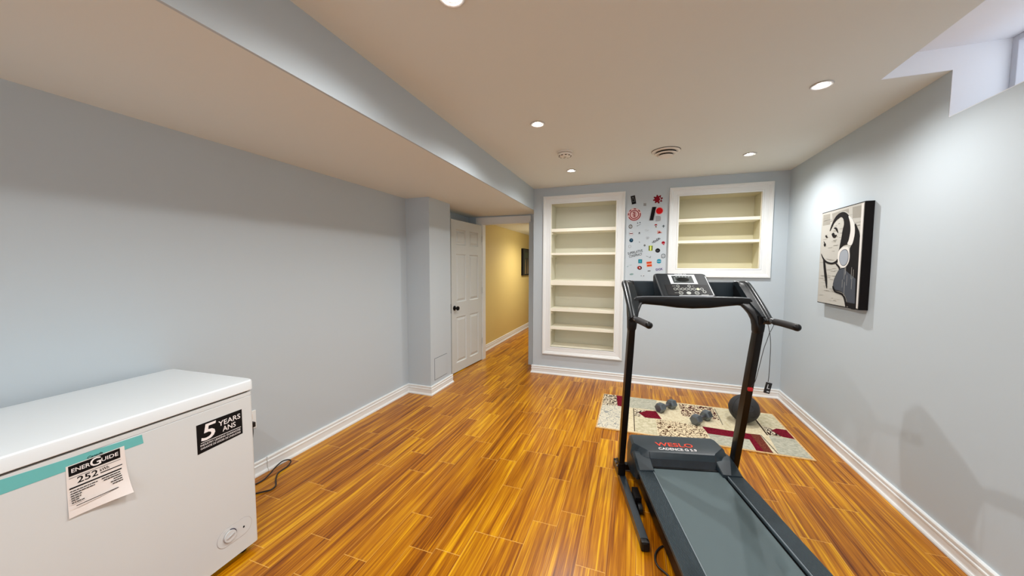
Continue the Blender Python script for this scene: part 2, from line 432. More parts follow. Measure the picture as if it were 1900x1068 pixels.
def lamp(x, y, z, label, W, group='recessed ceiling lamps', colr=(1, .985, .97)):
    t = thing('ceiling_lamp', label, 'lamp', (x, y, z), 0, group)
    q = MB(); q.smooth = True
    q.lathe([(.036, 0), (.049, 0), (.052, -.003), (.048, -.007), (.039, -.006), (.035, -.002), (.034, 0)], n=32)
    q.build('trim_ring', mat('lamp_ring', srgb(205, 203, 200), .35, metal=.3), t, autosmooth=50)
    q = MB(); q.smooth = True; q.lathe([(.001, -.0065), (.014, -.0062), (.020, -.004), (.0225, -.001), (.0225, .0005), (.001, .0005)], n=24)
    q.build('bulb', BULB, t, autosmooth=60)
    q = MB(); q.smooth = True; q.lathe([(.0225, .0004), (.0345, -.0016), (.0345, .0006), (.0225, .0006)], n=24); q.build('reflector', REFL, t, autosmooth=60)
    ld = bpy.data.lights.new('lamp_light', 'SPOT'); ld.energy = W; ld.spot_size = R(165); ld.spot_blend = .9; ld.shadow_soft_size = .02; ld.color = colr
    lo = bpy.data.objects.new('lamp_light', ld); COL.objects.link(lo); lo.parent = t; lo.location = (0, 0, -.04)
    return t
for (x, y, lb), k_ in zip(lamps, (1.25, 1.6, .95, 1.0, 1.5, .4, 1.3, .35, 1.2, .4)): lamp(x, y, ZC, lb, LAMP_W * k_)
lamp(-1.45, 6.5, HZ, 'added unseen recessed lamp in the yellow hallway ceiling', HALL_W, 'added hall lamps', (1, .95, .86))  # fixture out of view, added to light the hallway

# smoke detector and air vent on the ceiling
PLW = mat('white_plastic', srgb(228, 224, 215), .45)
SLOT = mat('dark_slot', srgb(20, 20, 20), .8)
t = thing('smoke_detector', 'round white smoke detector on the ceiling', 'smoke detector', (-.593, 3.06, ZC))
q = MB(); q.smooth = True; q.lathe([(.001, 0), (.068, 0), (.069, -.012), (.062, -.014), (.001, -.014)], n=40); q.build('mounting_base', PLW, t, autosmooth=40)
q = MB(); q.smooth = True; q.lathe([(.056, -.014), (.063, -.0185), (.062, -.026), (.052, -.036), (.03, -.041), (.001, -.042)], n=40); q.build('cover', PLW, t, autosmooth=40)
q = MB(); q.lathe([(.0575, -.0138), (.0585, -.0138), (.0585, -.0188), (.0575, -.0188)], n=40)
for k in range(10):
    a = k * 36; q.box(.0435, .0545, -.008, .008, -.0372, -.0335, M=Matrix.Rotation(R(a), 4, 'Z'))
q.build('sensor_slots', SLOT, t)
q = MB(); q.lathe([(.001, -.0415), (.011, -.0415), (.011, -.0445), (.001, -.045)], n=20); q.build('test_button', mat('button_grey', srgb(190, 185, 175), .5), t)

t = thing('air_vent', 'round white ceiling air vent with dark ring gaps', 'air vent', (.233, 3.31, ZC))
q = MB(); q.smooth = True; q.lathe([(.086, -.003), (.114, -.003), (.115, -.006), (.110, -.011), (.096, -.014), (.086, -.012)], n=48); q.build('outer_ring', PLW, t, autosmooth=40)
q = MB(); q.lathe([(.001, 0), (.1165, 0), (.1165, -.0035), (.082, -.0035), (.080, -.024), (.054, -.024), (.052, -.040), (.001, -.040)], n=48); q.build('duct_core_and_rim_shade', SLOT, t)  # dark core; its outer rim paints the shadow line between ring and ceiling
q = MB(); q.smooth = True; q.lathe([(.056, -.0245), (.088, -.0245), (.090, -.027), (.084, -.031), (.060, -.032), (.056, -.029)], n=48); q.build('louvre_ring', PLW, t, autosmooth=40)
q = MB(); q.smooth = True; q.lathe([(.001, -.041), (.060, -.041), (.064, -.044), (.058, -.050), (.001, -.053)], n=48); q.build('centre_disc', PLW, t, autosmooth=40)

# ------------------------------------------------------------------ built-in shelves
def mitred_frame(k, x0, x1, z0, z1, prof, y):
    """frame around the opening x0..x1, z0..z1; prof = (outward offset, height off wall)"""
    rings = []
    for cx, cz, sx, sz in ((x0, z0, -1, -1), (x1, z0, 1, -1), (x1, z1, 1, 1), (x0, z1, -1, 1)):
        rings.append([(cx + sx * o, y - h, cz + sz * o) for o, h in prof])
    rings.append(rings[0]); k.loft(rings, cap=False)
CPROF = [(0, -.01), (0, .012), (.012, .014), (.018, .010), (.022, .012), (.060, .014), (.066, .019), (.074, .020), (.082, .026), (.096, .026), (.099, .020), (.099, 0)]
def builtin(name, label, x0, x1, z0, z1, depth, shelves, msk, medge):
    t = thing(name, label, 'bookcase', ((x0 + x1) / 2, YB, z0))
    ox, oz = (x0 + x1) / 2, z0
    X0, X1, Z0, Z1 = x0 - ox, x1 - ox, 0, z1 - z0
    q = MB(); mitred_frame(q, X0, X1, Z0, Z1, CPROF, 0); q.build('casing', TRIM, t)
    boxo('back_panel', (X0 - .02, X1 + .02, depth, depth + .012, Z0 - .02, Z1 + .02), msk, t)
    for a, b_ in ((X0 - .02, X0), (X1, X1 + .02)): boxo('side_panel', (a, b_, -.002, depth, Z0 - .02, Z1 + .02), msk, t)
    boxo('top_panel', (X0, X1, -.002, depth, Z1, Z1 + .02), msk, t)
    boxo('bottom_panel', (X0, X1, -.008, depth, Z0 - .02, Z0), medge, t)
    for a, b_ in ((X0, X0 + .006), (X1 - .006, X1)): boxo('face_bead', (a, b_, .0, .02, Z0, Z1), medge, t)
    for (za, zb) in shelves:
        boxo('shelf', (X0 + .001, X1 - .001, .012, depth - .001, za - oz, zb - oz), medge, t, bev=.002)
        boxo('cleat', (X0, X0 + .018, .03, depth - .001, za - oz - .03, za - oz), msk, t)
    return t
builtin('tall_bookcase', 'tall white built-in bookcase with six empty compartments beside the doorway', *TS, .29,
        [(1.838, 1.878), (1.545, 1.572), (1.160, 1.222), (.824, .862), (.588, .622)], CREAM, CREAM2)
CREAMY = mat('cream_paint_warm', srgb(206, 200, 170), .5)
builtin('wide_wall_shelf', 'wide cream built-in wall shelf with three empty levels near the right corner', *WS, .25,
        [(1.903, 1.938), (1.665, 1.695)], CREAMY, CREAM2)

# ------------------------------------------------------------------ wall access panel and outlet
t = thing('access_panel', 'small painted access panel low on the pillar', 'access panel', (PX, 3.39, .26))
q = MB(); q.box(0, .004, -.13, .13, -.115, .118, bev=.0015); q.build('cover', WALL, t)
q = MB()
for b_ in ((0, .0015, -.134, -.130, -.12, .122), (0, .0015, .130, .134, -.12, .122), (0, .0015, -.134, .134, -.12, -.116), (0, .0015, -.134, .134, .119, .123)): q.box(*b_)
q.build('edge_gap', mat('gap_grey', srgb(95, 100, 108), .8), t)

t = thing('wall_outlet', 'white electrical outlet low on the left wall behind the freezer', 'outlet', (XL, 1.505, .39))
q = MB(); q.box(0, .007, -.038, .038, -.06, .06, bev=.002); q.build('cover_plate', TRIM, t)
q = MB(); q.box(.007, .009, -.017, .017, .008, .038, bev=.001); q.box(.007, .009, -.017, .017, -.038, -.008, bev=.001); q.build('socket', PLW, t)

# ------------------------------------------------------------------ chest freezer
FA = R(3); FL, FD = .95, .57
o0 = Vector((-1.742, 1.138, 0)); rotF = Matrix.Rotation(FA, 3, 'Z')
base = o0 + rotF @ Vector((-FD / 2, -FL / 2, 0))
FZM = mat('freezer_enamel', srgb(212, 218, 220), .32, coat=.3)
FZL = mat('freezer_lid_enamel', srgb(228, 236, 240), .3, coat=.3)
fz = thing('chest_freezer', 'white chest freezer with teal tape and energy card against left wall', 'freezer', base, FA)
hx, hy = FD / 2, FL / 2
def rrect(x, y, r, z, n=5):
    o = []
    for cx, cy, a in ((x - r, y - r, 0), (-x + r, y - r, 90), (-x + r, -y + r, 180), (x - r, -y + r, 270)):
        for k in range(n + 1):
            t_ = R(a + 90 * k / n); o.append((cx + r * math.cos(t_), cy + r * math.sin(t_), z))
    return o
q = MB(); q.loft([rrect(hx - .008, hy - .008, .012, .03), rrect(hx, hy, .016, .036), rrect(hx, hy, .016, .772), rrect(hx - .002, hy - .002, .016, .773), rrect(hx - .002, hy - .002, .016, .775), rrect(hx, hy, .016, .776), rrect(hx, hy, .016, .793)])
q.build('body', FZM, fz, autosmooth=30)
q = MB(); q.loft([rrect(hx - .012, hy - .012, .012, .793), rrect(hx - .012, hy - .012, .012, .801)]); q.build('gasket', mat('gasket_dark', srgb(40, 40, 44), .7), fz)
q = MB(); e_ = .007
q.loft([rrect(hx + e_ - .003, hy + e_ - .003, .024, .801), rrect(hx + e_, hy + e_, .026, .804), rrect(hx + e_, hy + e_, .026, .838), rrect(hx + e_ - .0015, hy + e_ - .0015, .025, .8455), rrect(hx + e_ - .006, hy + e_ - .006, .023, .8503), rrect(hx - .03, hy - .03, .01, .852)])
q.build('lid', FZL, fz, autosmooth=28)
for sx in (-1, 1):
    for sy in (-1, 1):
        q = MB(); q.lathe([(.018, 0), (.02, .004), (.014, .03)], c=(sx * (hx - .05), sy * (hy - .05), 0), n=16); q.build('foot', BLACKM, fz)
# front face frame: x = along the face to the right, y = up, z = out
MF = Matrix(((0, 0, 1, hx), (1, 0, 0, hy), (0, 1, 0, 0), (0, 0, 0, 1)))   # local x = -s
TEAL = mat('teal_tape', srgb(104, 186, 186), .45); TEAL_D = mat('tape_print', srgb(50, 120, 122), .5)
INK = mat('black_ink', srgb(13, 11, 12), .7, spec=.2); PAPER = mat('paper', srgb(232, 226, 222), .6); WHI = mat('white_ink', srgb(240, 236, 236), .5)
q = MB(); q.flat([(-.76, .741), (-.411, .735), (-.414, .769), (-.625, .778), (-.76, .786)], MF, .0007); q.build('tape', TEAL, fz)['label'] = 'teal tape'
st = MB(); st.flat([(-.241, .597), (-.055, .605), (-.055, .722), (-.241, .724)], MF, .0008)
sticker = st.build('warranty_sticker', INK, fz); sticker['label'] = 'black sticker with white 5 YEARS ANS'
q = MB()
q.text('5', -.196, .681, .060, .070, MF, .0008, .0004, shear=.15, bold=.01)
q.text('YEARS', -.110, .694, .094, .023, MF, .0008, .0004, bold=.008)
q.text('ANS', -.113, .664, .056, .023, MF, .0008, .0004, bold=.008)
q.rect(-.145, .6405, .165, .0022, MF, .0004, .0008)
q.text('INDUSTRY LEADING GUARANTEE', -.147, .630, .165, .0085, MF, .0008, .0004)
q.text("GARANTIE DE LEADER DE L'INDUSTRIE", -.147, .6165, .165, .0085, MF, .0008, .0004)
q.build('sticker_lettering', WHI, sticker)
# energy card: paper taped at the top, its lower right corner curling out
q = MB(); n_ = 12; m2 = 12
x0_, x1_, zt, zb_ = -.603, -.464, .752, .580
def card(i, j, off=0):
    u_, v_ = i / n_, j / m2
    x = x0_ + (x1_ - x0_) * u_ + .008 * v_ * (u_ - .3); z = zt + (zb_ - zt) * v_
    lift = .0012 + .022 * (max(0, v_ - .35) / .65) ** 2 * (.15 + u_ ** 2) + off
    return MF @ Vector((x, z, lift))
gr = [[q.bm.verts.new(card(i, j)) for i in range(n_ + 1)] for j in range(m2 + 1)]
g2 = [[q.bm.verts.new(card(i, j, -.0003)) for i in range(n_ + 1)] for j in range(m2 + 1)]
q.smooth = True
for j in range(m2):
    for i in range(n_):
        q._f([gr[j][i], gr[j][i + 1], gr[j + 1][i + 1], gr[j + 1][i]]); q._f([g2[j][i], g2[j + 1][i], g2[j + 1][i + 1], g2[j][i + 1]])
card_o = q.build('energy_card', PAPER, fz); card_o['label'] = 'white paper energy card with black print'
q = MB()
def CM(v_):       # frame that follows the card's surface at height fraction v_
    lift = .0014 + .022 * (max(0, v_ - .35) / .65) ** 2 * .75
    return MF @ Matrix.Translation((0, 0, lift))
q.rect(-.537, .7325, .122, .034, CM(0), .0004)
q.text('252', -.557, .695, .048, .021, CM(.3), 0, .0004, bold=.012); q.text('kWh', -.517, .699, .022, .011, CM(.3), 0, .0004)
q.rect(-.50, .6885, .055, .003, CM(.35), .0004); q.rect(-.537, .709, .122, .0012, CM(.2), .0004)
q.rect(-.537, .675, .124, .0045, CM(.45), .0004)
random.seed(3)
def dash(xa, lw, zz, M_):          # print too small to read in the photo
    x = xa
    while x < xa + lw - .003:
        w_ = min(.003 + random.random() * .007, xa + lw - x); q.rect(x + w_ / 2, zz, w_, .0026, M_, .0004); x += w_ + .0014
for k in range(6):
    zz = .665 - k * .0075; f_ = (zt - zz) / (zt - zb_)
    lw = [.062, .055, .024, .022, .018, .03][k]
    dash(-.598, lw, zz, CM(f_))
for k in range(5):
    zz = .667 - k * .0078; f_ = (zt - zz) / (zt - zb_)
    lw = [.05, .046, .022, .030, .026][k]
    dash(-.476 - lw, lw, zz, CM(f_ + .05))
q.rect(-.54, .616, .10, .0018, CM(.82), .0004)
q.build('card_print', INK, card_o)
q = MB()
q.text('ENER', -.571, .7325, .042, .013, CM(0), .0004, .0004, bold=.01); q.text('G', -.537, .7345, .026, .028, CM(0), .0004, .0006, bold=.012); q.text('UIDE', -.502, .7325, .042, .013, CM(0), .0004, .0004, bold=.01)
q.build('card_heading', WHI, card_o)
q = MB(); q.text('Canada', -.537, .757, .036, .008, CM(0), .0004, .0004, shear=.3); q.build('card_wordmark', INK, card_o)
# control dial
GREYL = mat('panel_line', srgb(176, 172, 170), .5)
q = MB()
def stadium(xa, xb, zc, r, n=14):
    return [(xb + r * math.cos(R(a)), zc + r * math.sin(R(a))) for a in [-90 + 180 * k / n for k in range(n + 1)]] + [(xa + r * math.cos(R(a)), zc + r * math.sin(R(a))) for a in [90 + 180 * k / n for k in range(n + 1)]]
q.mi = 0; q.flat(stadium(-.145, -.075, .155, .0425), MF, .0010); q.mi = 1; q.flat(stadium(-.145, -.075, .155, .041), MF, .0016)
q.build('control_plate', [GREYL, FZM], fz)
q = MB(); q.mi = 0; q.ring2d(-.134, .155, .029, .026, MF, .002, .0012); q.mi = 1; q.ring2d(-.134, .155, .0295, .0262, MF, .0024, .0012, a0=-25, a1=85); q.build('dial_ring', [GREYL, mat('dial_blue', srgb(30, 25, 60), .5)], fz)
q = MB(); q.disc(-.134, .155, .0255, .0255, MF, .007, .0012, n=32); q.build('temperature_dial', FZM, fz)
q = MB(); q.rect(-.134, .156, .034, .004, MF, .004, .008, rot=15); q.build('dial_mark', GREYL, fz)
q = MB(); q.disc(-.071, .152, .004, .005, MF, .001, .0014); q.build('indicator_light', INK, fz)

# power cord of the freezer: from behind the body along the floor, then up to the outlet
CORDF = None; CORD = mat('black_cord', srgb(20, 18, 20), .45)
q = MB(); q.smooth = True
q.tube([(-2.19, 1.28, .012), (-2.18, 1.37, .006), (-2.135, 1.425, .006), (-2.106, 1.46, .006), (-2.12, 1.50, .006), (-2.18, 1.545, .006), (-2.232, 1.60, .006), (-2.245, 1.67, .007), (-2.265, 1.715, .012), (-2.287, 1.72, .022), (-2.300, 1.68, .030), (-2.285, 1.615, .022), (-2.27, 1.57, .010), (-2.25, 1.51, .006), (-2.262, 1.45, .006), (-2.29, 1.42, .03), (-2.312, 1.44, .12), (-2.310, 1.478, .22), (-2.308, 1.497, .31), (-2.318, 1.503, .365)], .0042, n=10)
pc = q.build('power_cord', CORD, fz); pc['label'] = 'black power cord'; pc.matrix_parent_inverse = (Matrix.Translation(base) @ Matrix.Rotation(FA, 4, 'Z')).inverted()
q = MB(); q.box(-2.336, -2.306, 1.492, 1.518, .352, .384, bev=.004); q.build('plug', CORD, pc)

# ------------------------------------------------------------------ picture on the right wall
PICX = 1.44
t = thing('canvas_picture', 'black and white canvas of a woman wearing headphones on right wall', 'picture', (XR, 3.265, 1.475))
def sm(pts, n=4):
    o = []; k = len(pts)
    for i in range(k):
        a, b_, c_, d_ = (Vector(pts[(i + j) % k]) for j in (-1, 0, 1, 2))
        for m_ in range(n):
            t_ = m_ / n; o.append(tuple(.5 * ((2 * b_) + (c_ - a) * t_ + (2 * a - 5 * b_ + 4 * c_ - d_) * t_ * t_ + (3 * b_ - a - 3 * c_ + d_) * t_ ** 3)))
    return o
px = lambda p: (-(p[0] - 3.265), p[1] - 1.475)        # x on the picture runs to the viewer's right (towards -y)
MPic = Matrix(((0, 0, -1, PICX - XR), (-1, 0, 0, 0), (0, 1, 0, 0), (0, 0, 0, 1)))
CB, CW_, CG, CD = mat('art_black', srgb(20, 17, 18), .8, spec=.15), mat('art_paper', srgb(178, 177, 170), .8), mat('art_newsprint', srgb(146, 143, 134), .8), mat('art_slate', srgb(56, 62, 72), .8)
q = MB(); q.box(PICX - XR + .001, 0, -.283, .283, -.366, .366, bev=.002); q.build('canvas_edge', CB, t)
q = MB()
q.mi = 0; q.rect(0, 0, .552, .718, MPic, .0008)
q.mi = 1
news1 = [(3.523, 1.822), (3.419, 1.818), (3.413, 1.734), (3.525, 1.735)]; news2 = [(3.125, 1.822), (3.024, 1.819), (3.018, 1.736), (3.115, 1.743)]; news3 = [(3.392, 1.815), (3.170, 1.820), (3.166, 1.785), (3.212, 1.806), (3.269, 1.812), (3.331, 1.788), (3.375, 1.752)]
for pl in (news1, news2, news3): q.flat([px(p) for p in pl], MPic, .0003, .0008)
q.mi = 2
random.seed(5)
for k in range(110):                                                  # faint lines of newsprint
    yy = 1.14 + random.random() * .66; xx = 3.03 + random.random() * .47; q.rect(*px((xx, yy)), .02 + .06 * random.random(), .0018, MPic, .0002, .0010)
q.mi = 3
hair_front = [(3.407, 1.682), (3.383, 1.730), (3.331, 1.783), (3.269, 1.805), (3.212, 1.799), (3.160, 1.765), (3.135, 1.714), (3.125, 1.655), (3.142, 1.594), (3.152, 1.566), (3.203, 1.559), (3.243, 1.536), (3.272, 1.477), (3.255, 1.547), (3.237, 1.616), (3.226, 1.675), (3.214, 1.711), (3.223, 1.748), (3.256, 1.771), (3.292, 1.766), (3.345, 1.743), (3.378, 1.709)]
hair_back = [(3.080, 1.700), (3.051, 1.671), (3.026, 1.636), (3.012, 1.580), (3.009, 1.470), (3.005, 1.331), (3.001, 1.124), (3.110, 1.122), (3.121, 1.162), (3.149, 1.199), (3.195, 1.217), (3.278, 1.225), (3.312, 1.257), (3.308, 1.291), (3.289, 1.328), (3.240, 1.383), (3.185, 1.397), (3.139, 1.420), (3.117, 1.463), (3.122, 1.530), (3.102, 1.558), (3.082, 1.613)]
q.flat([px(p) for p in sm(hair_front)], MPic, .0004, .0012); q.flat([px(p) for p in sm(hair_back)], MPic, .0004, .0012)
for pl in ([(3.350, 1.697), (3.325, 1.703), (3.299, 1.684), (3.289, 1.657), (3.305, 1.670), (3.326, 1.688)],
           [(3.374, 1.656), (3.350, 1.664), (3.333, 1.646), (3.307, 1.644), (3.317, 1.628), (3.342, 1.624), (3.363, 1.637)],
           [(3.469, 1.650), (3.452, 1.651), (3.438, 1.636), (3.454, 1.633)],
           [(3.489, 1.608), (3.475, 1.596), (3.457, 1.579), (3.472, 1.565), (3.486, 1.581), (3.479, 1.589)],
           [(3.520, 1.509), (3.483, 1.477), (3.431, 1.448), (3.349, 1.435), (3.293, 1.448), (3.276, 1.461), (3.279, 1.436), (3.338, 1.423), (3.419, 1.430), (3.481, 1.458)],
           [(3.480, 1.455), (3.453, 1.438), (3.429, 1.373), (3.407, 1.308), (3.401, 1.233), (3.421, 1.265), (3.450, 1.340)],
           [(3.312, 1.257), (3.278, 1.222), (3.194, 1.211), (3.156, 1.194), (3.131, 1.161), (3.120, 1.120), (3.133, 1.120), (3.148, 1.155), (3.172, 1.187), (3.209, 1.200), (3.284, 1.211), (3.318, 1.243)],
           [(3.291, 1.431), (3.258, 1.415), (3.234, 1.395), (3.243, 1.375), (3.252, 1.395), (3.290, 1.420)]):
    q.flat([px(p) for p in sm(pl)], MPic, .0004, .0014)
q.mi = 4
q.flat([px(p) for p in [(3.240, 1.380), (3.185, 1.392), (3.120, 1.36), (3.03, 1.32), (3.02, 1.15), (3.112, 1.15), (3.149, 1.205), (3.195, 1.222), (3.276, 1.230), (3.308, 1.259), (3.304, 1.291), (3.286, 1.326)]], MPic, .0003, .0016)
q.mi = 0
for k in range(9):
    yy = 1.24 + .14 * random.random(); xx = 3.05 + .15 * random.random(); q.rect(*px((xx, yy)), .002, .05 + .05 * random.random(), MPic, .0002, .0019)
q.mi = 5
headband = [(3.160, 1.765), (3.125, 1.748), (3.093, 1.713), (3.075, 1.669), (3.076, 1.613), (3.101, 1.556), (3.152, 1.566), (3.138, 1.594), (3.125, 1.655), (3.135, 1.714)]
cup = [(3.196, 1.546), (3.153, 1.542), (3.125, 1.516), (3.115, 1.472), (3.127, 1.429), (3.163, 1.400), (3.206, 1.397), (3.244, 1.415), (3.266, 1.456), (3.265, 1.507), (3.239, 1.536)]
cup_in = [(3.188, 1.526), (3.154, 1.520), (3.134, 1.492), (3.133, 1.454), (3.153, 1.423), (3.186, 1.413), (3.220, 1.425), (3.241, 1.456), (3.238, 1.496), (3.219, 1.517)]
q.flat([px(p) for p in sm(headband)], MPic, .0004, .0018); q.flat([px(p) for p in sm(cup)], MPic, .0005, .0018)
q.flat([px(p) for p in [(3.013, 1.828), (2.990, 1.830), (2.990, 1.121), (3.003, 1.121)]], MPic, .0003, .0018)
q.mi = 3; q.flat([px(((p[0] - 3.19) * 1.06 + 3.19, (p[1] - 1.47) * 1.06 + 1.47)) for p in sm(cup_in)], MPic, .0002, .0024)
q.mi = 6; q.flat([px(p) for p in sm(cup_in)], MPic, .0003, .0026)
q.build('printed_canvas', [CW_, CG, mat('art_print_grey', srgb(150, 148, 140), .8), CB, CD, mat('art_white', srgb(214, 212, 208), .7), mat('art_bluegrey', srgb(150, 158, 168), .7)], t)

# picture in the hall
t = thing('hall_picture', 'dark framed picture on the yellow hall wall', 'picture', (HX0, 7.55, 1.495))
q = MB(); q.box(0, .045, -.44, .44, -.29, .29, bev=.003); q.build('canvas_edge', CB, t)
MH = Matrix(((0, 0, 1, .045), (1, 0, 0, 0), (0, 1, 0, 0), (0, 0, 0, 1)))
q = MB(); q.mi = 0; q.rect(0, 0, .85, .55, MH, .0006)
q.mi = 1
for cx_ in (-.27, -.10, .12): q.flat([(cx_ - .05, -.26), (cx_ + .05, -.26), (cx_ + .03, -.02), (cx_ + .015, .06), (cx_ - .015, .06), (cx_ - .03, -.02)], MH, .0004, .0006)
q.mi = 2; q.rect(-.2, .15, .25, .12, MH, .0004, .0006)
q.build('printed_canvas', [mat('hall_art_dark', srgb(46, 48, 38), .6), mat('hall_art_tan', srgb(120, 100, 70), .6), mat('hall_art_green', srgb(66, 74, 56), .6)], t)
# ------------------------------------------------------------------ rug
def weave(name, ca, cb, scale, kind='noise', thr=.5, soft=.06):
    M = bpy.data.materials.new(name); M.use_nodes = True; nt = M.node_tree; N = nt.nodes; L = nt.links; b = N['Principled BSDF']
    b.inputs['Roughness'].default_value = .95; b.inputs['Specular IOR Level'].default_value = .1
    tc = N.new('ShaderNodeTexCoord')
    if kind == 'scroll':
        no = N.new('ShaderNodeTexNoise'); no.inputs['Scale'].default_value = scale * .45; L.new(tc.outputs['Object'], no.inputs['Vector'])
        ad = N.new('ShaderNodeVectorMath'); ad.operation = 'MULTIPLY_ADD'; L.new(no.outputs['Color'], ad.inputs[0]); ad.inputs[1].default_value = (.16, .16, .16); L.new(tc.outputs['Object'], ad.inputs[2])
        vo = N.new('ShaderNodeTexVoronoi'); vo.inputs['Scale'].default_value = scale; L.new(ad.outputs[0], vo.inputs['Vector'])
        mu = N.new('ShaderNodeMath'); mu.operation = 'MULTIPLY'; L.new(vo.outputs['Distance'], mu.inputs[0]); mu.inputs[1].default_value = 15
        si = N.new('ShaderNodeMath'); si.operation = 'SINE'; L.new(mu.outputs[0], si.inputs[0])
        fac = si.outputs[0]; lo, hi = thr - .5 - soft, thr - .5 + soft
    else:
        no = N.new('ShaderNodeTexNoise'); no.inputs['Scale'].default_value = scale; no.inputs['Detail'].default_value = 6; L.new(tc.outputs['Object'], no.inputs['Vector'])
        fac = no.outputs['Fac']; lo, hi = .38, .62
    mr = N.new('ShaderNodeMapRange'); L.new(fac, mr.inputs['Value']); mr.inputs['From Min'].default_value = lo; mr.inputs['From Max'].default_value = hi
    mx = N.new('ShaderNodeMix'); mx.data_type = 'RGBA'; L.new(mr.outputs['Result'], mx.inputs[0]); mx.inputs[6].default_value = (*ca, 1); mx.inputs[7].default_value = (*cb, 1)
    L.new(mx.outputs[2], b.inputs['Base Color'])
    n3 = N.new('ShaderNodeTexNoise'); n3.inputs['Scale'].default_value = 600; L.new(tc.outputs['Object'], n3.inputs['Vector'])
    bp = N.new('ShaderNodeBump'); bp.inputs['Strength'].default_value = .5; bp.inputs['Distance'].default_value = .002; L.new(n3.outputs['Fac'], bp.inputs['Height']); L.new(bp.outputs[0], b.inputs['Normal'])
    return M
RM = {'cream': weave('rug_cream', srgb(206, 192, 158), srgb(222, 212, 182), 60),
      'sand': weave('rug_sand', srgb(186, 178, 146), srgb(212, 204, 176), 45), 'sand2': weave('rug_sand_light', srgb(200, 188, 152), srgb(214, 206, 178), 45),
      'sage': weave('rug_sage', srgb(164, 164, 148), srgb(190, 188, 170), 55),
      'burgundy': weave('rug_burgundy', srgb(98, 12, 30), srgb(122, 22, 42), 80), 'maroon': weave('rug_maroon', srgb(92, 36, 30), srgb(120, 66, 50), 90),
      'scroll_dark': weave('rug_scroll_dark', srgb(218, 206, 180), srgb(44, 26, 24), 24, 'scroll', .6),
      'scroll_brown': weave('rug_scroll_brown', srgb(222, 206, 172), srgb(84, 56, 36), 22, 'scroll', .95),
      'scroll_red': weave('rug_scroll_red', srgb(220, 204, 172), srgb(70, 26, 24), 21, 'scroll', .6),
      'cream_scroll': weave('rug_scroll_pale', srgb(210, 204, 184), srgb(150, 152, 148), 20, 'scroll', 1.25),
      'line': weave('rug_line', srgb(42, 30, 24), srgb(62, 46, 34), 60), 'line2': weave('rug_line_grey', srgb(110, 104, 92), srgb(140, 134, 120), 60),
      'binding': weave('rug_binding', srgb(206, 164, 108), srgb(224, 190, 136), 90)}
RK = list(RM); rx0, rx1, ry0, ry1 = -.287, 1.272, 3.008, 3.848; rcx, rcy = (rx0 + rx1) / 2, (ry0 + ry1) / 2
q = MB(); q.mi = RK.index('binding'); q.box(rx0 - rcx, rx1 - rcx, ry0 - rcy, ry1 - rcy, 0, .008, bev=.002)
MR = Matrix.Translation((-rcx, -rcy, 0))
q.mi = RK.index('cream'); q.flat([(rx0 + .012, ry0 + .012), (rx1 - .012, ry0 + .012), (rx1 - .012, ry1 - .012), (rx0 + .012, ry1 - .012)], MR, .0006, .008)
rug = [
('scroll_dark', [(-0.277, 3.838), (-0.150, 3.838), (-0.127, 3.548), (-0.275, 3.530)]),
('burgundy', [(-0.150, 3.838), (-0.030, 3.838), (-0.032, 3.541), (-0.127, 3.548)]),
('cream_scroll', [(-0.275, 3.530), (-0.127, 3.548), (-0.096, 3.533), (-0.092, 3.020), (-0.275, 3.020)]),
('sage', [(-0.012, 3.837), (0.250, 3.837), (0.229, 3.561), (-0.019, 3.545)]),
('line', [(0.021, 3.533), (0.029, 3.536), (0.038, 3.032), (0.031, 3.032)]),
('scroll_dark', [(0.034, 3.529), (0.131, 3.528), (0.114, 3.354), (0.034, 3.358)]),
('burgundy', [(0.072, 3.438), (0.144, 3.524), (0.227, 3.537), (0.268, 3.366), (0.126, 3.351)]),
('sand', [(0.040, 3.344), (0.217, 3.357), (0.213, 3.026), (0.042, 3.034)]),
('scroll_brown', [(0.216, 3.344), (0.370, 3.353), (0.574, 3.317), (0.606, 3.253), (0.602, 3.107), (0.600, 3.022), (0.223, 3.022)]),
('scroll_red', [(0.455, 3.821), (0.762, 3.815), (0.762, 3.525), (0.451, 3.508)]),
('line2', [(0.770, 3.794), (0.779, 3.797), (0.774, 3.425), (0.765, 3.421)]),
('burgundy', [(0.590, 3.330), (0.944, 3.314), (0.944, 3.201), (0.909, 3.201), (0.611, 3.201)]),
('burgundy', [(0.909, 3.201), (0.944, 3.314), (0.957, 3.021), (0.906, 3.021)]),
('maroon', [(0.944, 3.314), (1.016, 3.321), (1.015, 3.021), (0.957, 3.021)]),
('sage', [(0.611, 3.198), (0.906, 3.197), (0.901, 3.021), (0.620, 3.021)]),
('line', [(1.071, 3.651), (1.083, 3.656), (1.079, 3.335), (1.068, 3.335)]),
('scroll_dark', [(1.085, 3.514), (1.140, 3.500), (1.180, 3.345), (1.085, 3.338)]),
('burgundy', [(1.133, 3.442), (1.188, 3.502), (1.258, 3.498), (1.258, 3.330), (1.179, 3.341)]),
('sage', [(1.079, 3.330), (1.258, 3.326), (1.258, 3.021), (1.050, 3.021)]),
('sand', [(1.100, 3.820), (1.258, 3.820), (1.258, 3.543), (1.182, 3.515), (1.095, 3.520)]),
('sand2', [(0.784, 3.799), (0.905, 3.825), (0.818, 3.342), (0.768, 3.345)]),
('line2', [(1.017, 3.315), (1.026, 3.318), (1.049, 3.022), (1.040, 3.022)])]
for i, (k, pl) in enumerate(rug):
    q.mi = RK.index(k); q.flat(pl, MR, .0004, .0086 + i * .00004)
rg_ = q.build('area_rug', [RM[k] for k in RK], loc=(rcx, rcy, 0)); tag(rg_, 'patchwork rug in cream, sage and burgundy on the floor before the back wall', 'rug')

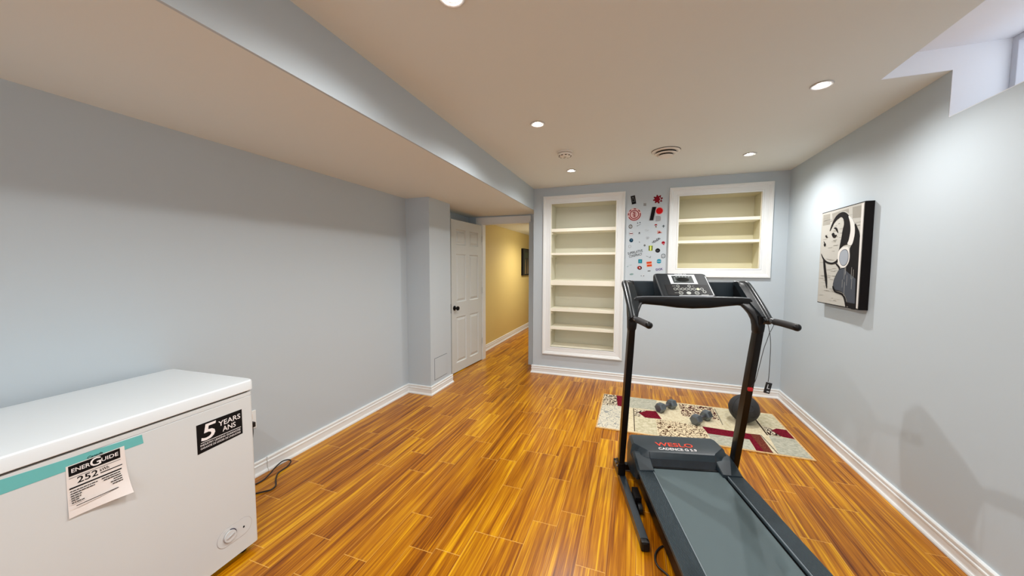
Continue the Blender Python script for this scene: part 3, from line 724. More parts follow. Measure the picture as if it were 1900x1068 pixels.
# ------------------------------------------------------------------ dumbbells and ball
IRON = mat('dumbbell_iron', srgb(112, 120, 126), .36, metal=.7, bump=.3, bscale=500); CHR = mat('dumbbell_handle', srgb(120, 120, 124), .35, metal=.8)
RUGZ = .0112
def dumbbell(label, a, b_):
    a = Vector((*a, 0)); b_ = Vector((*b_, 0)); c_ = (a + b_) / 2; d = b_ - a
    t = thing('dumbbell', label, 'dumbbell', (c_.x, c_.y, RUGZ), math.atan2(d.y, d.x), 'hex dumbbells on the rug')
    hl = d.length / 2; r = .047; ap = r * math.cos(R(30))
    for s in (-1, 1):
        q = MB(); rings = []
        for xx, rr in ((-.034, .032), (-.026, r), (.026, r), (.034, .032)):
            rings.append([(s * hl + xx, rr * math.cos(R(60 * k)), ap + rr * math.sin(R(60 * k))) for k in range(6)])
        q.loft(rings); o = q.build('head', IRON, t)
    q = MB(); q.smooth = True
    q.lathe([(.012, -hl + .03), (.014, -hl * .6), (.0165, 0), (.014, hl * .6), (.012, hl - .03)], c=(0, 0, ap), axis=0, n=16); q.build('handle', CHR, t, autosmooth=60)
dumbbell('grey iron hex dumbbell on the rug, the left and farther of the two', (.267, 3.530), (.377, 3.662))
dumbbell('grey iron hex dumbbell on the rug, the right one nearer the treadmill', (.547, 3.355), (.650, 3.488))

BR = .120; bc = (.958, 3.560, RUGZ + BR)
t = thing('medicine_ball', 'black rubber exercise ball on the rug behind the treadmill post', 'ball', (bc[0], bc[1], RUGZ))
RUB = mat('ball_rubber', srgb(40, 41, 42), .6, bump=.6, bscale=260)
q = MB(); q.smooth = True; q.ball((0, 0, BR), BR, 48, 28); q.build('ball_skin', RUB, t)
q = MB(); q.smooth = True
for M_ in (Matrix.Rotation(R(20), 4, 'X'), Matrix.Rotation(R(80), 4, 'Y') @ Matrix.Rotation(R(15), 4, 'Z'), Matrix.Rotation(R(90), 4, 'X') @ Matrix.Rotation(R(30), 4, 'Y')):
    ring = [M_ @ Vector((math.cos(2 * math.pi * k / 48) * (BR + .0003), math.sin(2 * math.pi * k / 48) * (BR + .0003), 0)) + Vector((0, 0, BR)) for k in range(49)]
    q.tube(ring, .0016, n=6, sub=1)
q.build('seam', mat('ball_seam', srgb(24, 24, 25), .6), t)
q = MB(); q.smooth = True
fc = (Vector((0, 0, CAMH)) - Vector(bc)).normalized(); zc_ = Vector((.15, -.85, .35)).normalized()
xa = Vector((0, 0, 1)).cross(zc_).normalized(); ya_ = zc_.cross(xa)
MBL = Matrix((xa, ya_, zc_)).transposed().to_4x4(); MBL.translation = Vector((0, 0, BR)) + zc_ * (BR - .0022)
q.ring2d(0, 0, .028, .025, MBL, .0026); q.build('moulded_mark', mat('ball_mark', srgb(58, 60, 62), .6), t)

# ------------------------------------------------------------------ treadmill (u right, v forward in its own frame)
TA = R(13.2); U = Vector((math.cos(TA), math.sin(TA), 0)); V = Vector((-math.sin(TA), math.cos(TA), 0))
U0, V0 = .828, 1.7
tm = thing('treadmill', 'black folding treadmill with console and grab bars', 'treadmill', U * U0 + V * V0, TA)
def P(u, v, z): return (u - U0, v - V0, z)
def tb(u0, u1, v0, v1, z0, z1): return (u0 - U0, u1 - U0, v0 - V0, v1 - V0, z0, z1)
SLATE = mat('slate_plastic', srgb(34, 46, 53), .4, bump=.15, bscale=700)
CONM = mat('console_plastic', srgb(24, 30, 34), .5, spec=.3, bump=.12, bscale=700)
BLKP = mat('black_plastic', srgb(10, 11, 13), .42, spec=.3, bump=.1, bscale=600)
BLKG = mat('black_steel', srgb(9, 7, 8), .3, spec=.3)
FOAM = mat('grip_foam', srgb(22, 22, 24), .7, bump=.3, bscale=500)
SILV = mat('silver_print', srgb(205, 210, 214), .4)
def rail_material():
    M = mat('rail_plastic', srgb(88, 102, 112), .5); nt = M.node_tree; N = nt.nodes; L = nt.links; b = N['Principled BSDF']
    tc = N.new('ShaderNodeTexCoord'); sp = N.new('ShaderNodeSeparateXYZ'); L.new(tc.outputs['Object'], sp.inputs[0])
    mu = N.new('ShaderNodeMath'); mu.operation = 'MULTIPLY'; L.new(sp.outputs[0], mu.inputs[0]); mu.inputs[1].default_value = 2 * math.pi / .006
    si = N.new('ShaderNodeMath'); si.operation = 'SINE'; L.new(mu.outputs[0], si.inputs[0])
    bp = N.new('ShaderNodeBump'); bp.inputs['Strength'].default_value = .9; bp.inputs['Distance'].default_value = .002; L.new(si.outputs[0], bp.inputs['Height']); L.new(bp.outputs[0], b.inputs['Normal'])
    mr = N.new('ShaderNodeMapRange'); mr.inputs['From Min'].default_value = -1; L.new(si.outputs[0], mr.inputs['Value'])
    mx = N.new('ShaderNodeMix'); mx.data_type = 'RGBA'; L.new(mr.outputs['Result'], mx.inputs[0]); mx.inputs[6].default_value = (*srgb(24, 34, 40), 1); mx.inputs[7].default_value = (*srgb(66, 82, 90), 1)
    L.new(mx.outputs[2], b.inputs['Base Color'])
    return M
RAIL = rail_material()
BELT = mat('belt_rubber', srgb(78, 93, 96), .62, bump=.5, bscale=900)
# deck
q = MB(); q.box(*tb(.556, .640, .93, 2.34, .055, .146), bev=.004); q.box(*tb(1.040, 1.136, .93, 2.34, .055, .143), bev=.004); q.box(*tb(.63, 1.05, .98, 2.30, .11, .138)); q.build('deck_frame', BLKG, tm)
q = MB(); q.box(*tb(.640, 1.041, .945, 2.20, .139, .1555), bev=.005); q.build('walking_belt', BELT, tm)
for a, b_ in ((.546, .636), (1.057, 1.1465)):
    q = MB(); q.box(*tb(a, b_, .92, 2.11, .143, .163), bev=.004); fr = q.build('foot_rail', RAIL, tm)
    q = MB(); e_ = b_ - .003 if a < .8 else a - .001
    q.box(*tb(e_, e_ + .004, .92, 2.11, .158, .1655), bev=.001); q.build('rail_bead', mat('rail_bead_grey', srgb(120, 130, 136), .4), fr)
for a, b_ in ((.545, .645), (1.045, 1.148)):
    q = MB(); q.box(*tb(a, b_, .86, .93, .03, .17), bev=.012); q.build('rear_cover', BLKP, tm)
q = MB(); q.smooth = True; q.lathe([(.024, .62 - U0), (.024, 1.06 - U0)], c=(0, .96 - V0, .125), axis=0, n=20); q.build('rear_roller', BLKG, tm, autosmooth=40)
# motor hood: lofted along v from front to back
def hood_ring(v, z, ht, hb, zb=.06, cu=.832):
    return [P(cu - hb, v, zb), P(cu - hb, v, z * .62 + zb * .38), P(cu - ht - .004, v, z - .012), P(cu - ht + .01, v, z), P(cu + ht - .01, v, z), P(cu + ht + .004, v, z - .012), P(cu + hb, v, z * .62 + zb * .38), P(cu + hb, v, zb)]
q = MB()
q.loft([hood_ring(2.432, .13, .250, .262), hood_ring(2.426, .20, .262, .272), hood_ring(2.408, .240, .270, .286), hood_ring(2.37, .247, .276, .293), hood_ring(2.28, .244, .282, .295), hood_ring(2.215, .237, .214, .291),
        hood_ring(2.202, .232, .204, .288), hood_ring(2.186, .200, .2035, .255), hood_ring(2.172, .165, .203, .215, .15)])
hood = q.build('motor_hood', SLATE, tm, autosmooth=32)
q = MB(); q.prism([(2.2025 - V0, .2325), (2.166 - V0, .160), (2.176 - V0, .158), (2.212 - V0, .230)], 0, .634 - U0, 1.030 - U0); q.build('hood_step', mat('step_gloss', srgb(16, 24, 32), .18, coat=.4), hood)
q = MB(); q.box(*tb(.641, 1.040, 2.150, 2.18, .150, .160)); q.build('belt_slot', BLKP, hood)
for s in (-1, 1):
    ua, ub = (.543, .640) if s < 0 else (1.030, 1.150)
    q = MB()
    rs = []
    for v, z, k in ((2.34, .18, .0), (2.30, .205, 0), (2.24, .212, 0), (2.19, .200, 0), (2.13, .180, 0), (2.10, .173, 0), (2.098, .160, 0)):
        rs.append([P(ua, v, .09 if v > 2.12 else .15), P(ua, v, z - .02), P(ua + .012, v, z - .004), P(ub - .004, v, z), P(ub, v, z - .004), P(ub, v, .10 if v > 2.12 else .15)] if s < 0 else
                  [P(ua, v, .10 if v > 2.12 else .15), P(ua, v, z - .004), P(ua + .004, v, z), P(ub - .012, v, z - .004), P(ub, v, z - .02), P(ub, v, .09 if v > 2.12 else .15)])
    q.loft(rs); q.build('hood_shoulder', SLATE, tm, autosmooth=32)
# hood lettering: lies on the sloping top
def slope_frame(u, v0, z0, v1, z1):
    d = Vector((0, v1 - v0, z1 - z0)).normalized(); X = Vector((1, 0, 0)); Z = X.cross(d)
    M_ = Matrix((X, d, Z)).transposed().to_4x4(); M_.translation = Vector(P(u, v0, z0)); return M_
MHd = slope_frame(.812, 2.20, .2362, 2.28, .2442)
q = MB(); q.text('WESLO', 0, .083, .232, .040, MHd, .0003, .0008, bold=.012); q.build('hood_wordmark', mat('red_print', srgb(226, 62, 30), .5), hood)
q = MB(); q.text('CADENCE G 5.9', .006, .036, .232, .024, MHd, .0003, .0008, bold=.012); q.build('hood_small_lettering', WHI, hood)
# base tubes
BTM = mat('base_steel', srgb(38, 46, 52), .3, coat=.2)
for a, b_ in ((.460, .500), (1.150, 1.19)):
    q = MB(); q.box(*tb(a, b_, 1.705, 2.415, .004, .050), bev=.004); bt = q.build('base_tube', BTM, tm)
    q = MB(); q.box(*tb(a - .002, b_ + .002, 1.675, 1.71, 0, .053), bev=.012); ec = q.build('end_cap', BLKP, bt)
    q = MB(); q.box(*tb(a - .002, b_ + .002, 2.41, 2.43, 0, .053), bev=.006); q.build('end_cap', BLKP, bt)
q = MB(); q.box(*tb(.500, 1.150, 2.355, 2.395, .012, .05), bev=.004); q.build('cross_tube', BLKG, tm)
for s in (0, 1):
    ua = .502 if s == 0 else 1.11
    q = MB(); q.box(*tb(ua, ua + .036, 1.98, 2.08, .03, .075), bev=.004); br = q.build('pivot_bracket', BLKG, tm)
    q = MB(); q.smooth = True; q.lathe([(.001, ua - U0 + .008), (.026, ua - U0 + .008), (.028, ua - U0 + .016), (.028, ua - U0 + .03), (.001, ua - U0 + .03)], c=(0, 1.955 - V0, .028), axis=0, n=20); q.build('transport_wheel', BLKP, br, autosmooth=40)
# uprights
def up_v(z): return 2.272 - .21 * z
for uc in (.473, 1.158):
    q = MB(); rs = []
    for z in (.045, .3, .6, .9, 1.13):
        v = up_v(z); rs.append([P(uc - .0175, v - .026, z), P(uc + .0175, v - .026, z), P(uc + .0175, v + .026, z), P(uc - .0175, v + .026, z)])
    q.loft(rs)
    bmesh.ops.bevel(q.bm, geom=[e for e in q.bm.edges if abs((e.verts[0].co - e.verts[1].co).z) > .1], offset=.005, segments=2, profile=.6, affect='EDGES')
    upn = q.build('upright', BLKG, tm, autosmooth=40)
    q = MB(); v = up_v(.09); q.box(uc - .024 - U0, uc + .024 - U0, v - .036 - V0, v + .036 - V0, .055, .135, bev=.005); q.build('foot_sleeve', BLKG, upn)
    for k in (0, 1):
        q = MB(); s = -1 if uc < .8 else 1
        q.smooth = True; q.lathe([(.001, 0), (.009, 0), (.008, s * .006), (.001, s * .007)], c=(uc - U0 + s * .024, v - V0 + (k - .5) * .04, .11), axis=0, n=12); q.build('bolt', CHR, upn)
    q = MB(); rs = []; q.smooth = True
    for z, vc, wi, wo, dp in ((1.030, 2.056, .0185, .0185, .027), (1.045, 2.053, .024, .022, .031), (1.075, 2.050, .027, .023, .033), (1.105, 2.055, .031, .023, .034), (1.135, 2.070, .040, .022, .034), (1.160, 2.088, .054, .020, .030), (1.185, 2.112, .072, .016, .024), (1.200, 2.125, .08, .010, .014)):
        ring = []; sg = 1 if uc < .8 else -1
        for k in range(20):
            t_ = 2 * math.pi * k / 20; c_, s_ = math.cos(t_), math.sin(t_)
            ua = math.copysign(abs(c_) ** .5, c_) * (wi if c_ > 0 else wo)
            ring.append(P(uc + sg * ua, vc + math.copysign(abs(s_) ** .5, s_) * dp, z))
        rs.append(ring)
    q.loft(rs); q.build('upright_bracket', BLKP, upn, autosmooth=60)
# console frame: two rounded arms, the front bar and the tray between them
ARM = [(2.000, 1.105), (2.035, 1.137), (2.09, 1.184), (2.15, 1.232), (2.20, 1.270), (2.235, 1.292), (2.262, 1.300), (2.285, 1.296)]
ARMM = mat('arm_plastic', srgb(24, 31, 35), .3, bump=.1, bscale=700)
for s in (-1, 1):
    # flat inner shoulder of the arm
    q = MB(); rs = []
    for i, (v, z) in enumerate(ARM):
        a = ARM[max(i - 1, 0)]; b_ = ARM[min(i + 1, len(ARM) - 1)]
        d = Vector((0, b_[0] - a[0], b_[1] - a[1])).normalized(); nrm = Vector((0, -d.z, d.y))
        uo = .462 + (.006 * max(0, i - 4)); ui = (.492, .500, .518, .520, .520, .519, .518, .517)[i]
        if s > 0: uo, ui = 1.652 - uo, 1.652 - ui
        c0, c1 = Vector(P(uo, v, z)), Vector(P(ui, v, z)); th_ = (.014, .016, .018, .018, .017, .014, .010, .006)[i]
        rs.append([c0 - nrm * th_ * 1.6, c0 + nrm * th_ * .6, c1 + nrm * th_ * .6, c1 - nrm * th_ * 1.6])
    q.loft(rs); arm = q.build('console_arm', ARMM, tm, autosmooth=40)
    # round outer tube of the arm
    q = MB(); q.smooth = True
    pts = [(.468 if s < 0 else 1.186, v, z) for v, z in ARM[:6]] + [(.476 if s < 0 else 1.178, 2.262, 1.2945), (.494 if s < 0 else 1.160, 2.285, 1.2925), (.515 if s < 0 else 1.139, 2.295, 1.293)]
    q.tube([P(*p) for p in pts], .0195, n=18, sub=4); q.build('arm_tube', ARMM, arm, autosmooth=60)
    q = MB(); q.smooth = True; p0 = Vector(P(*pts[0])); p1 = Vector(P(*pts[1])); dn = (p1 - p0).normalized()
    q.tube([p0 - dn * .004, p0 + dn * .010], .0212, n=18, sub=1); q.build('arm_collar', BLKP, arm, autosmooth=60)
q = MB(); rs = []
lip = []
BARS = [(.497, 1.125, 1.214, -.006), (.510, 1.158, 1.222, -.004), (.53, 1.173, 1.224, -.002), (.56, 1.178, 1.2255, 0), (.65, 1.171, 1.227, -.004), (.74, 1.160, 1.227, -.008), (.828, 1.156, 1.227, -.009), (.92, 1.160, 1.227, -.008), (1.01, 1.171, 1.226, -.004), (1.08, 1.178, 1.225, 0), (1.115, 1.173, 1.224, -.002), (1.132, 1.158, 1.222, -.004), (1.145, 1.125, 1.214, -.006)]
for u, zb, zt_, dv in BARS:
    v0, v1 = 2.100 + dv, 2.145
    rs.append([P(u, v0 + .006, zb + .004), P(u, v0, zb + .012), P(u, v0, zt_ - .006), P(u, v0 + .006, zt_), P(u, v1, zt_), P(u, v1, zb + .02), P(u, v0 + .02, zb)])
q.loft(rs); fb = q.build('front_bar', BLKP, tm, autosmooth=50)
q = MB(); q.smooth = True; q.tube([P(u, 2.103 + dv, zt_ - .0015) for u, zb, zt_, dv in BARS[1:-1]], .0028, n=8, sub=3); q.build('bar_lip_sheen', mat('lip_sheen_grey', srgb(120, 128, 134), .3), fb)  # grey strip painting the sheen along the bar's top front edge
TRAY = mat('tray_plastic', srgb(36, 47, 54), .4, bump=.1, bscale=700)
q = MB(); q.box(*tb(.51, 1.15, 2.13, 2.325, 1.200, 1.2125)); q.prism([(2.285 - V0, 1.205), (2.325 - V0, 1.205), (2.312 - V0, 1.303), (2.300 - V0, 1.309), (2.292 - V0, 1.303)], 0, .50 - U0, 1.16 - U0)
q.build('accessory_tray', TRAY, tm)
for ua in (.513, 1.136):
    q = MB(); q.prism([(2.115 - V0, 1.205), (2.30 - V0, 1.205), (2.30 - V0, 1.300), (2.255 - V0, 1.312), (2.235 - V0, 1.308)], 0, ua - U0, ua + .009 - U0); q.build('tray_side', BLKP, tm)
# console box
ct = Vector((0, .126, .130)).normalized()
q = MB(); k0, k1 = .660, .966
prof = [(2.112, 1.2265), (2.238, 1.3565), (2.262, 1.357), (2.285, 1.30), (2.295, 1.205), (2.125, 1.205)]
rs = []
for u, sc in ((k0, .86), (k0 + .003, .93), (k0 + .009, .975), (k0 + .020, 1), (k1 - .020, 1), (k1 - .009, .975), (k1 - .003, .93), (k1, .86)):
    rs.append([P(u - (.016 * (p[1] - 1.2265) / .13), 2.2 + (p[0] - 2.2) * sc, 1.205 + (p[1] - 1.205) * sc) for p in prof])
q.loft(rs)
con = q.build('console', CONM, tm, autosmooth=35)
MC = slope_frame(.815, 2.112, 1.2268, 2.238, 1.3568)
LCD = mat('lcd_glass', srgb(34, 44, 42), .4, spec=.3)
q = MB(); sk = -.07
def cr_(qq, cx, cy, w_, h_, z0, h=.0008): qq.rect(cx + sk * cy, cy, w_, h_, MC, h, z0, skew=sk)
q.mi = 0; cr_(q, -.003, .134, .156, .076, .0006); q.build('display_bezel', SILV, con)
q = MB(); q.mi = 0; cr_(q, -.003, .133, .118, .056, .0014)
q.mi = 1; q.disc(-.012, .130, .036, .017, MC, .0004, .0022)
q.mi = 2
for k in range(5): q.rect(-.045 + k * .018, .153, .010, .004, MC, .0003, .0022)
for k in range(3): q.rect(-.058, .145 - k * .012, .008, .004, MC, .0003, .0022)
q.build('display', [LCD, mat('lcd_dark', srgb(14, 20, 22), .15), mat('lcd_print', srgb(160, 168, 168), .4)], con)
q = MB(); cr_(q, .002, .050, .242, .080, .0006); kp = q.build('keypad', mat('keypad_black', srgb(8, 8, 11), .5, spec=.25), con)
q = MB()
KEYL = mat('key_print', srgb(170, 174, 168), .4); KEYY = mat('key_yellow', srgb(196, 200, 160), .4)
q.mi = 0
for k in range(8):
    cx_ = -.072 + k * .0215
    if k == 6: q.mi = 1; q.disc(cx_, .056, .009, .009, MC, .0006, .0014, n=16); q.mi = 0
    else: q.ring2d(cx_, .056, .0095, .0068, MC, .0006, .0014, n=16)
    if k < 7: q.rect(cx_ + .0108, .056, .004, .0018, MC, .0005, .0014)
for cx_ in (-.052, .012): q.ring2d(cx_, .079, .009, .006, MC, .0006, .0014, n=16)
for cx_ in (-.046, .044): q.ring2d(cx_, .026, .0125, .009, MC, .0006, .0014, n=20); q.disc(cx_, .026, .003, .003, MC, .0006, .0014, n=10)
q.disc(-.002, .026, .013, .011, MC, .0006, .0014, n=20); q.ring2d(.088, .036, .010, .007, MC, .0006, .0014, n=16)
q.rect(-.075, .079, .02, .0018, MC, .0005, .0014); q.rect(-.072, .026, .018, .0018, MC, .0005, .0014); q.rect(.033, .079, .012, .0018, MC, .0005, .0014); q.rect(.085, .012, .04, .003, MC, .0005, .0014)
q.build('keys', [KEYL, KEYY], kp)
q = MB(); q.text('WESLO', -.018, .1755, .07, .008, MC, .0008, .0005, bold=.01); q.build('console_wordmark', SILV, con)
q = MB(); q.rect(.129, .085, .004, .15, MC, .0006, .0006, skew=sk); q.rect(.035, .006, .19, .004, MC, .0006, .0006); q.build('console_stripe', SILV, con)
# handlebars
for s, pts in ((-1, [(.470, 2.045, 1.146), (.473, 2.015, 1.119), (.477, 1.99, 1.109), (.484, 1.96, 1.106), (.492, 1.90, 1.105), (.494, 1.772, 1.108)]),
               (1, [(1.184, 2.045, 1.146), (1.185, 2.015, 1.121), (1.187, 1.995, 1.112), (1.191, 1.965, 1.109), (1.193, 1.91, 1.110), (1.195, 1.80, 1.107)])):
    q = MB(); q.smooth = True; q.tube([P(*p) for p in pts[:4]], .0140, n=16); hb = q.build('handlebar', mat('chrome_neck', srgb(120, 124, 128), .25, metal=.8), tm, autosmooth=50)
    q = MB(); q.smooth = True; q.tube([P(*p) for p in pts[3:]], .0172, n=16, sub=4); q.build('foam_grip', FOAM, hb, autosmooth=50)
    e = pts[-1]
    q = MB(); q.smooth = True; q.lathe([(.001, .012), (.012, .008), (.0178, 0), (.0178, -.012), (.001, -.012)][::-1], c=P(e[0], e[1], e[2]), axis=1, n=16, M=Matrix.Rotation(math.pi, 4, 'Z')); q.build('grip_cap', BLKP, hb, autosmooth=50)
# safety key on its cord, looped over the right grip
def W(u, v, z): return Vector(U) * u + Vector(V) * v + Vector((0, 0, z))
sk_o = thing('safety_key', 'red safety key and black clip hanging on a cord from right grab bar', 'safety key', W(1.185, 1.99, 1.06))
org = W(1.185, 1.99, 1.06)
q = MB(); q.smooth = True
def lp(pts, r=.0015): q.tube([W(*p) - org for p in pts], r, n=6, sub=5)
lp([(1.168, 1.985, 1.095), (1.175, 1.985, 1.07), (1.180, 1.985, 1.050), (1.190, 1.985, 1.068), (1.200, 1.985, 1.094)])
lp([(1.180, 1.985, 1.050), (1.168, 1.987, 1.00), (1.157, 1.99, .955), (1.140, 1.995, .85), (1.127, 2.0, .775), (1.110, 2.005, .738)])
lp([(1.180, 1.985, 1.050), (1.187, 1.985, .99), (1.188, 1.985, .93), (1.187, 1.985, .82), (1.184, 1.985, .778)])
q.build('cord', CORD, sk_o)
q = MB(); c_ = W(1.106, 2.005, .726) - org; q.box(-.013, .013, -.008, .008, -.011, .011, bev=.007, M=Matrix.Translation(c_) @ Matrix.Rotation(TA, 4, 'Z')); q.build('key_tab', mat('red_plastic', srgb(190, 16, 26), .4), sk_o)
q = MB(); c_ = W(1.184, 1.985, .744) - org
MK = Matrix.Translation(c_) @ Matrix.Rotation(TA, 4, 'Z') @ Matrix.Rotation(R(12), 4, 'Y')
q.mi = 0; q.box(-.014, .014, -.005, .005, -.030, .030, bev=.002, M=MK); q.mi = 1
for b_ in ((-.008, -.004, -.0055, -.0050, .0, .02), (-.008, .006, -.0055, -.0050, -.004, .0), (-.004, .008, -.0055, -.005, -.022, -.016)): q.box(*b_, M=MK)
q.build('clip', [CORD, SILV], sk_o)
# treadmill power cord
q = MB(); q.smooth = True
q.tube([(.255, 1.88, .02), (.21, 1.86, .006), (.183, 1.822, .006), (.150, 1.787, .006), (.130, 1.743, .006), (.127, 1.70, .006), (.139, 1.667, .006), (.170, 1.640, .006), (.215, 1.59, .006), (.27, 1.50, .006), (.30, 1.36, .006)], .0045, n=10)
pc = q.build('power_cord', CORD, tm); pc.matrix_parent_inverse = (Matrix.Translation(U * U0 + V * V0) @ Matrix.Rotation(TA, 4, 'Z')).inverted()

# ------------------------------------------------------------------ stickers on the back wall
def ink(n, r, g, b): return mat('ink_' + n, srgb(r * .92, g * .92, b * .92), .8, spec=.15)
K, RED, DRED, SW, GR, LG = ink('black', 22, 22, 26), ink('red', 214, 20, 24), ink('dark_red', 132, 16, 32), ink('white', 228, 228, 232), ink('grey', 112, 116, 118), ink('pale_grey', 168, 172, 176)
BLU, TE, LB, OR, YG, NAVY, PT = ink('blue', 24, 66, 92), ink('teal', 28, 132, 152), ink('light_blue', 40, 150, 178), ink('orange', 214, 74, 36), ink('lime', 202, 222, 70), ink('navy', 26, 22, 96), ink('pale_teal', 138, 168, 166)
SG = 'stickers on the wall between the bookcases'
def sticker_on_wall(x, z, mats, label, fn):
    q = MB(); MS = Matrix(((1, 0, 0, 0), (0, 0, -1, 0), (0, 1, 0, 0), (0, 0, 0, 1)))
    fn(q, MS)
    o = q.build('wall_sticker', mats, loc=(x, YB - .0002, z)); tag(o, label, 'sticker', SG)
def f(q, M):
    q.mi = 1; q.rect(0, 0, .054, .104, M, .0005, rot=10); q.mi = 0; q.rect(0, 0, .046, .096, M, .0004, .0005, rot=10)
    q.mi = 2; q.rect(-.006, .028, .022, .012, M, .0003, .0009, rot=10); q.rect(0, -.005, .026, .04, M, .0003, .0009, rot=10); q.mi = 0; q.rect(-.001, -.005, .018, .030, M, .0003, .0012, rot=10)
sticker_on_wall(-.029, 2.181, [K, LG, GR], 'tilted black rectangular sticker at the top left, above the red ring', f)
sticker_on_wall(.098, 2.119, [LG], 'blank pale square sticker high on the wall between the two columns', lambda q, M: q.rect(0, 0, .030, .032, M))
def f(q, M):
    pts = []
    for k in range(8):
        for a, r in ((-14, .038), (-8, .053), (8, .053), (14, .038)): t_ = R(k * 45 + 12 + a); pts.append((r * math.cos(t_), r * math.sin(t_) * .95))
    q.mi = 0; q.flat(pts, M); q.mi = 1; q.disc(0, 0, .030, .030, M, .0004, .0006); q.mi = 2; q.ring2d(.004, -.002, .026, .020, M, .0004, .001, a0=-70, a1=60); q.mi = 0; q.ring2d(-.002, .004, .012, .008, M, .0004, .001)
sticker_on_wall(.237, 2.173, [DRED, ink('crimson', 150, 20, 40), SW], 'dark red cogwheel sticker at the top right', f)
def f(q, M):
    q.mi = 1; q.disc(0, 0, .076, .074, M, .0005, n=40); q.mi = 0
    q.ring2d(0, 0, .052, .043, M, .0004, .0005, n=40)
    q.ring2d(0, 0, .071, .061, M, .0004, .0005, a0=205, a1=372, n=30)
    for a in (38, 86, 134, 176): q.ring2d(0, 0, .071, .061, M, .0004, .0005, a0=a - 11, a1=a + 11, n=6)
    q.rect(0, -.004, .007, .062, M, .0004, .0005)
    for k, (zz, w_) in enumerate(((.022, .030), (.004, .044), (-.014, .036))): q.rect(0, zz, w_, .007, M, .0004, .0005, rot=14)
    q.rect(-.008, .030, .022, .006, M, .0004, .0005, rot=30); q.rect(.012, -.028, .02, .006, M, .0004, .0005, rot=-35)
sticker_on_wall(-.015, 2.011, [ink('maroon', 142, 14, 28), ink('pinkish', 236, 200, 200)], 'large round dark red ring sticker with a tree inside', f)
def f(q, M): q.mi = 1; q.flat([(-.042, -.078), (.018, -.078), (.042, .078), (-.012, .078)], M, .0004); q.mi = 0; q.flat([(-.033, -.076), (.006, -.076), (.034, .076), (-.006, .076)], M, .0004, .0004)
sticker_on_wall(.186, 2.011, [K, LG], 'slanted black bar sticker left of the red disc', f)
def f(q, M): q.mi = 1; q.disc(0, 0, .043, .043, M, .0012, n=32); q.mi = 0; q.disc(0, 0, .036, .036, M, .0004, .0012, n=32)
sticker_on_wall(.256, 2.040, [RED, ink('rose', 232, 180, 184)], 'bright red disc sticker beside the black bar', f)
def f(q, M): q.mi = 0; q.rect(0, -.002, .056, .062, M, .0016); q.mi = 1; q.ring2d(.0, -.002, .038, .034, M, .0004, .0016, a0=-90, a1=90)
sticker_on_wall(.245, 1.955, [LG, SW], 'pale clear sticker just below the red disc', f)
def f(q, M): q.ring2d(0, 0, .022, .013, M, sy=1.15); q.rect(0, 0, .006, .04, M, .0004, .0006, rot=-25)
sticker_on_wall(-.054, 1.872, [ink('taupe', 120, 116, 110)], 'small grey oval ring sticker below the red ring logo', f)
def f(q, M): q.mi = 0; q.disc(-.014, .016, .006, .007, M); q.disc(.012, .020, .007, .007, M); q.mi = 1; q.rect(-.004, -.010, .034, .004, M, rot=18); q.rect(.012, -.002, .02, .003, M, rot=18); q.rect(-.016, -.018, .012, .005, M, rot=18)
sticker_on_wall(.038, 1.894, [ink('slate', 84, 100, 110), GR], 'sticker of two grey dots over a scribbled line', f)
def f(q, M):
    for k in range(4): q.rect(-.018 + k * .012, .004 * math.sin(k * 2), .009, .004, M, rot=20)
    q.rect(0, -.011, .036, .002, M, rot=4)
sticker_on_wall(.127, 1.826, [LG], 'faint pale grey script sticker under the blank square', f)
def f(q, M): q.mi = 0; q.flat([(-.016, .004), (.018, .006), (.012, .017), (-.002, .020), (-.012, .015)], M); q.mi = 1; q.rect(.002, -.008, .012, .012, M); q.mi = 2; q.disc(.004, -.018, .010, .004, M)
sticker_on_wall(.222, 1.871, [ink('brick', 158, 30, 30), ink('umber', 70, 40, 40), ink('tan', 190, 172, 140)], 'small red mushroom shaped sticker under the slanted black bar', f)
def f(q, M): q.rect(0, 0, .007, .032, M); q.rect(0, .002, .028, .007, M, .0004, .0006); q.disc(0, .002, .008, .008, M, .0004, .0008)
sticker_on_wall(.304, 1.863, [ink('charcoal', 70, 80, 80)], 'small dark plus shaped sticker near the wide shelf frame', f)
def f(q, M): q.mi = 0; q.disc(.002, 0, .024, .025, M); q.mi = 1; q.rect(.002, 0, .036, .009, M, .0004, .0006); q.mi = 2; q.rect(-.022, .006, .005, .016, M, .0004, .0006); q.ring2d(.002, 0, .025, .022, M, .0004, .0006)
sticker_on_wall(-.047, 1.789, [SW, ink('dark_brick', 110, 20, 26), LG], 'small white disc sticker with a dark red band', f)
def f(q, M): q.mi = 0; q.flat([(-.013, -.005), (.009, -.005), (-.001, .016)], M); q.mi = 1; q.rect(.014, .006, .006, .004, M); q.rect(-.002, -.013, .026, .003, M)
sticker_on_wall(.047, 1.792, [ink('ink_blue', 52, 60, 74), LG], 'tiny dark triangle sticker right of the banded disc', f)
def f(q, M): q.mi = 1; q.flat([(-.028, -.018), (.030, -.004), (.0, .022), (-.026, .022)], M, .0004); q.mi = 0; q.flat([(-.022, -.014), (.026, -.006), (.006, .003), (-.001, .016), (-.008, .004), (-.022, .014), (-.012, -.002)], M, .0004, .0004)
sticker_on_wall(.265, 1.795, [ink('rust_red', 150, 40, 30), ink('blush', 218, 186, 180)], 'red arrow shaped sticker under the mushroom sticker', f)
def f(q, M): q.ring2d(-.006, .003, .010, .006, M); q.ring2d(.008, .002, .010, .006, M, .0004, .0006); q.rect(0, -.011, .022, .005, M, rot=10)
sticker_on_wall(.136, 1.734, [LG], 'small grey curly script sticker in the middle', f)
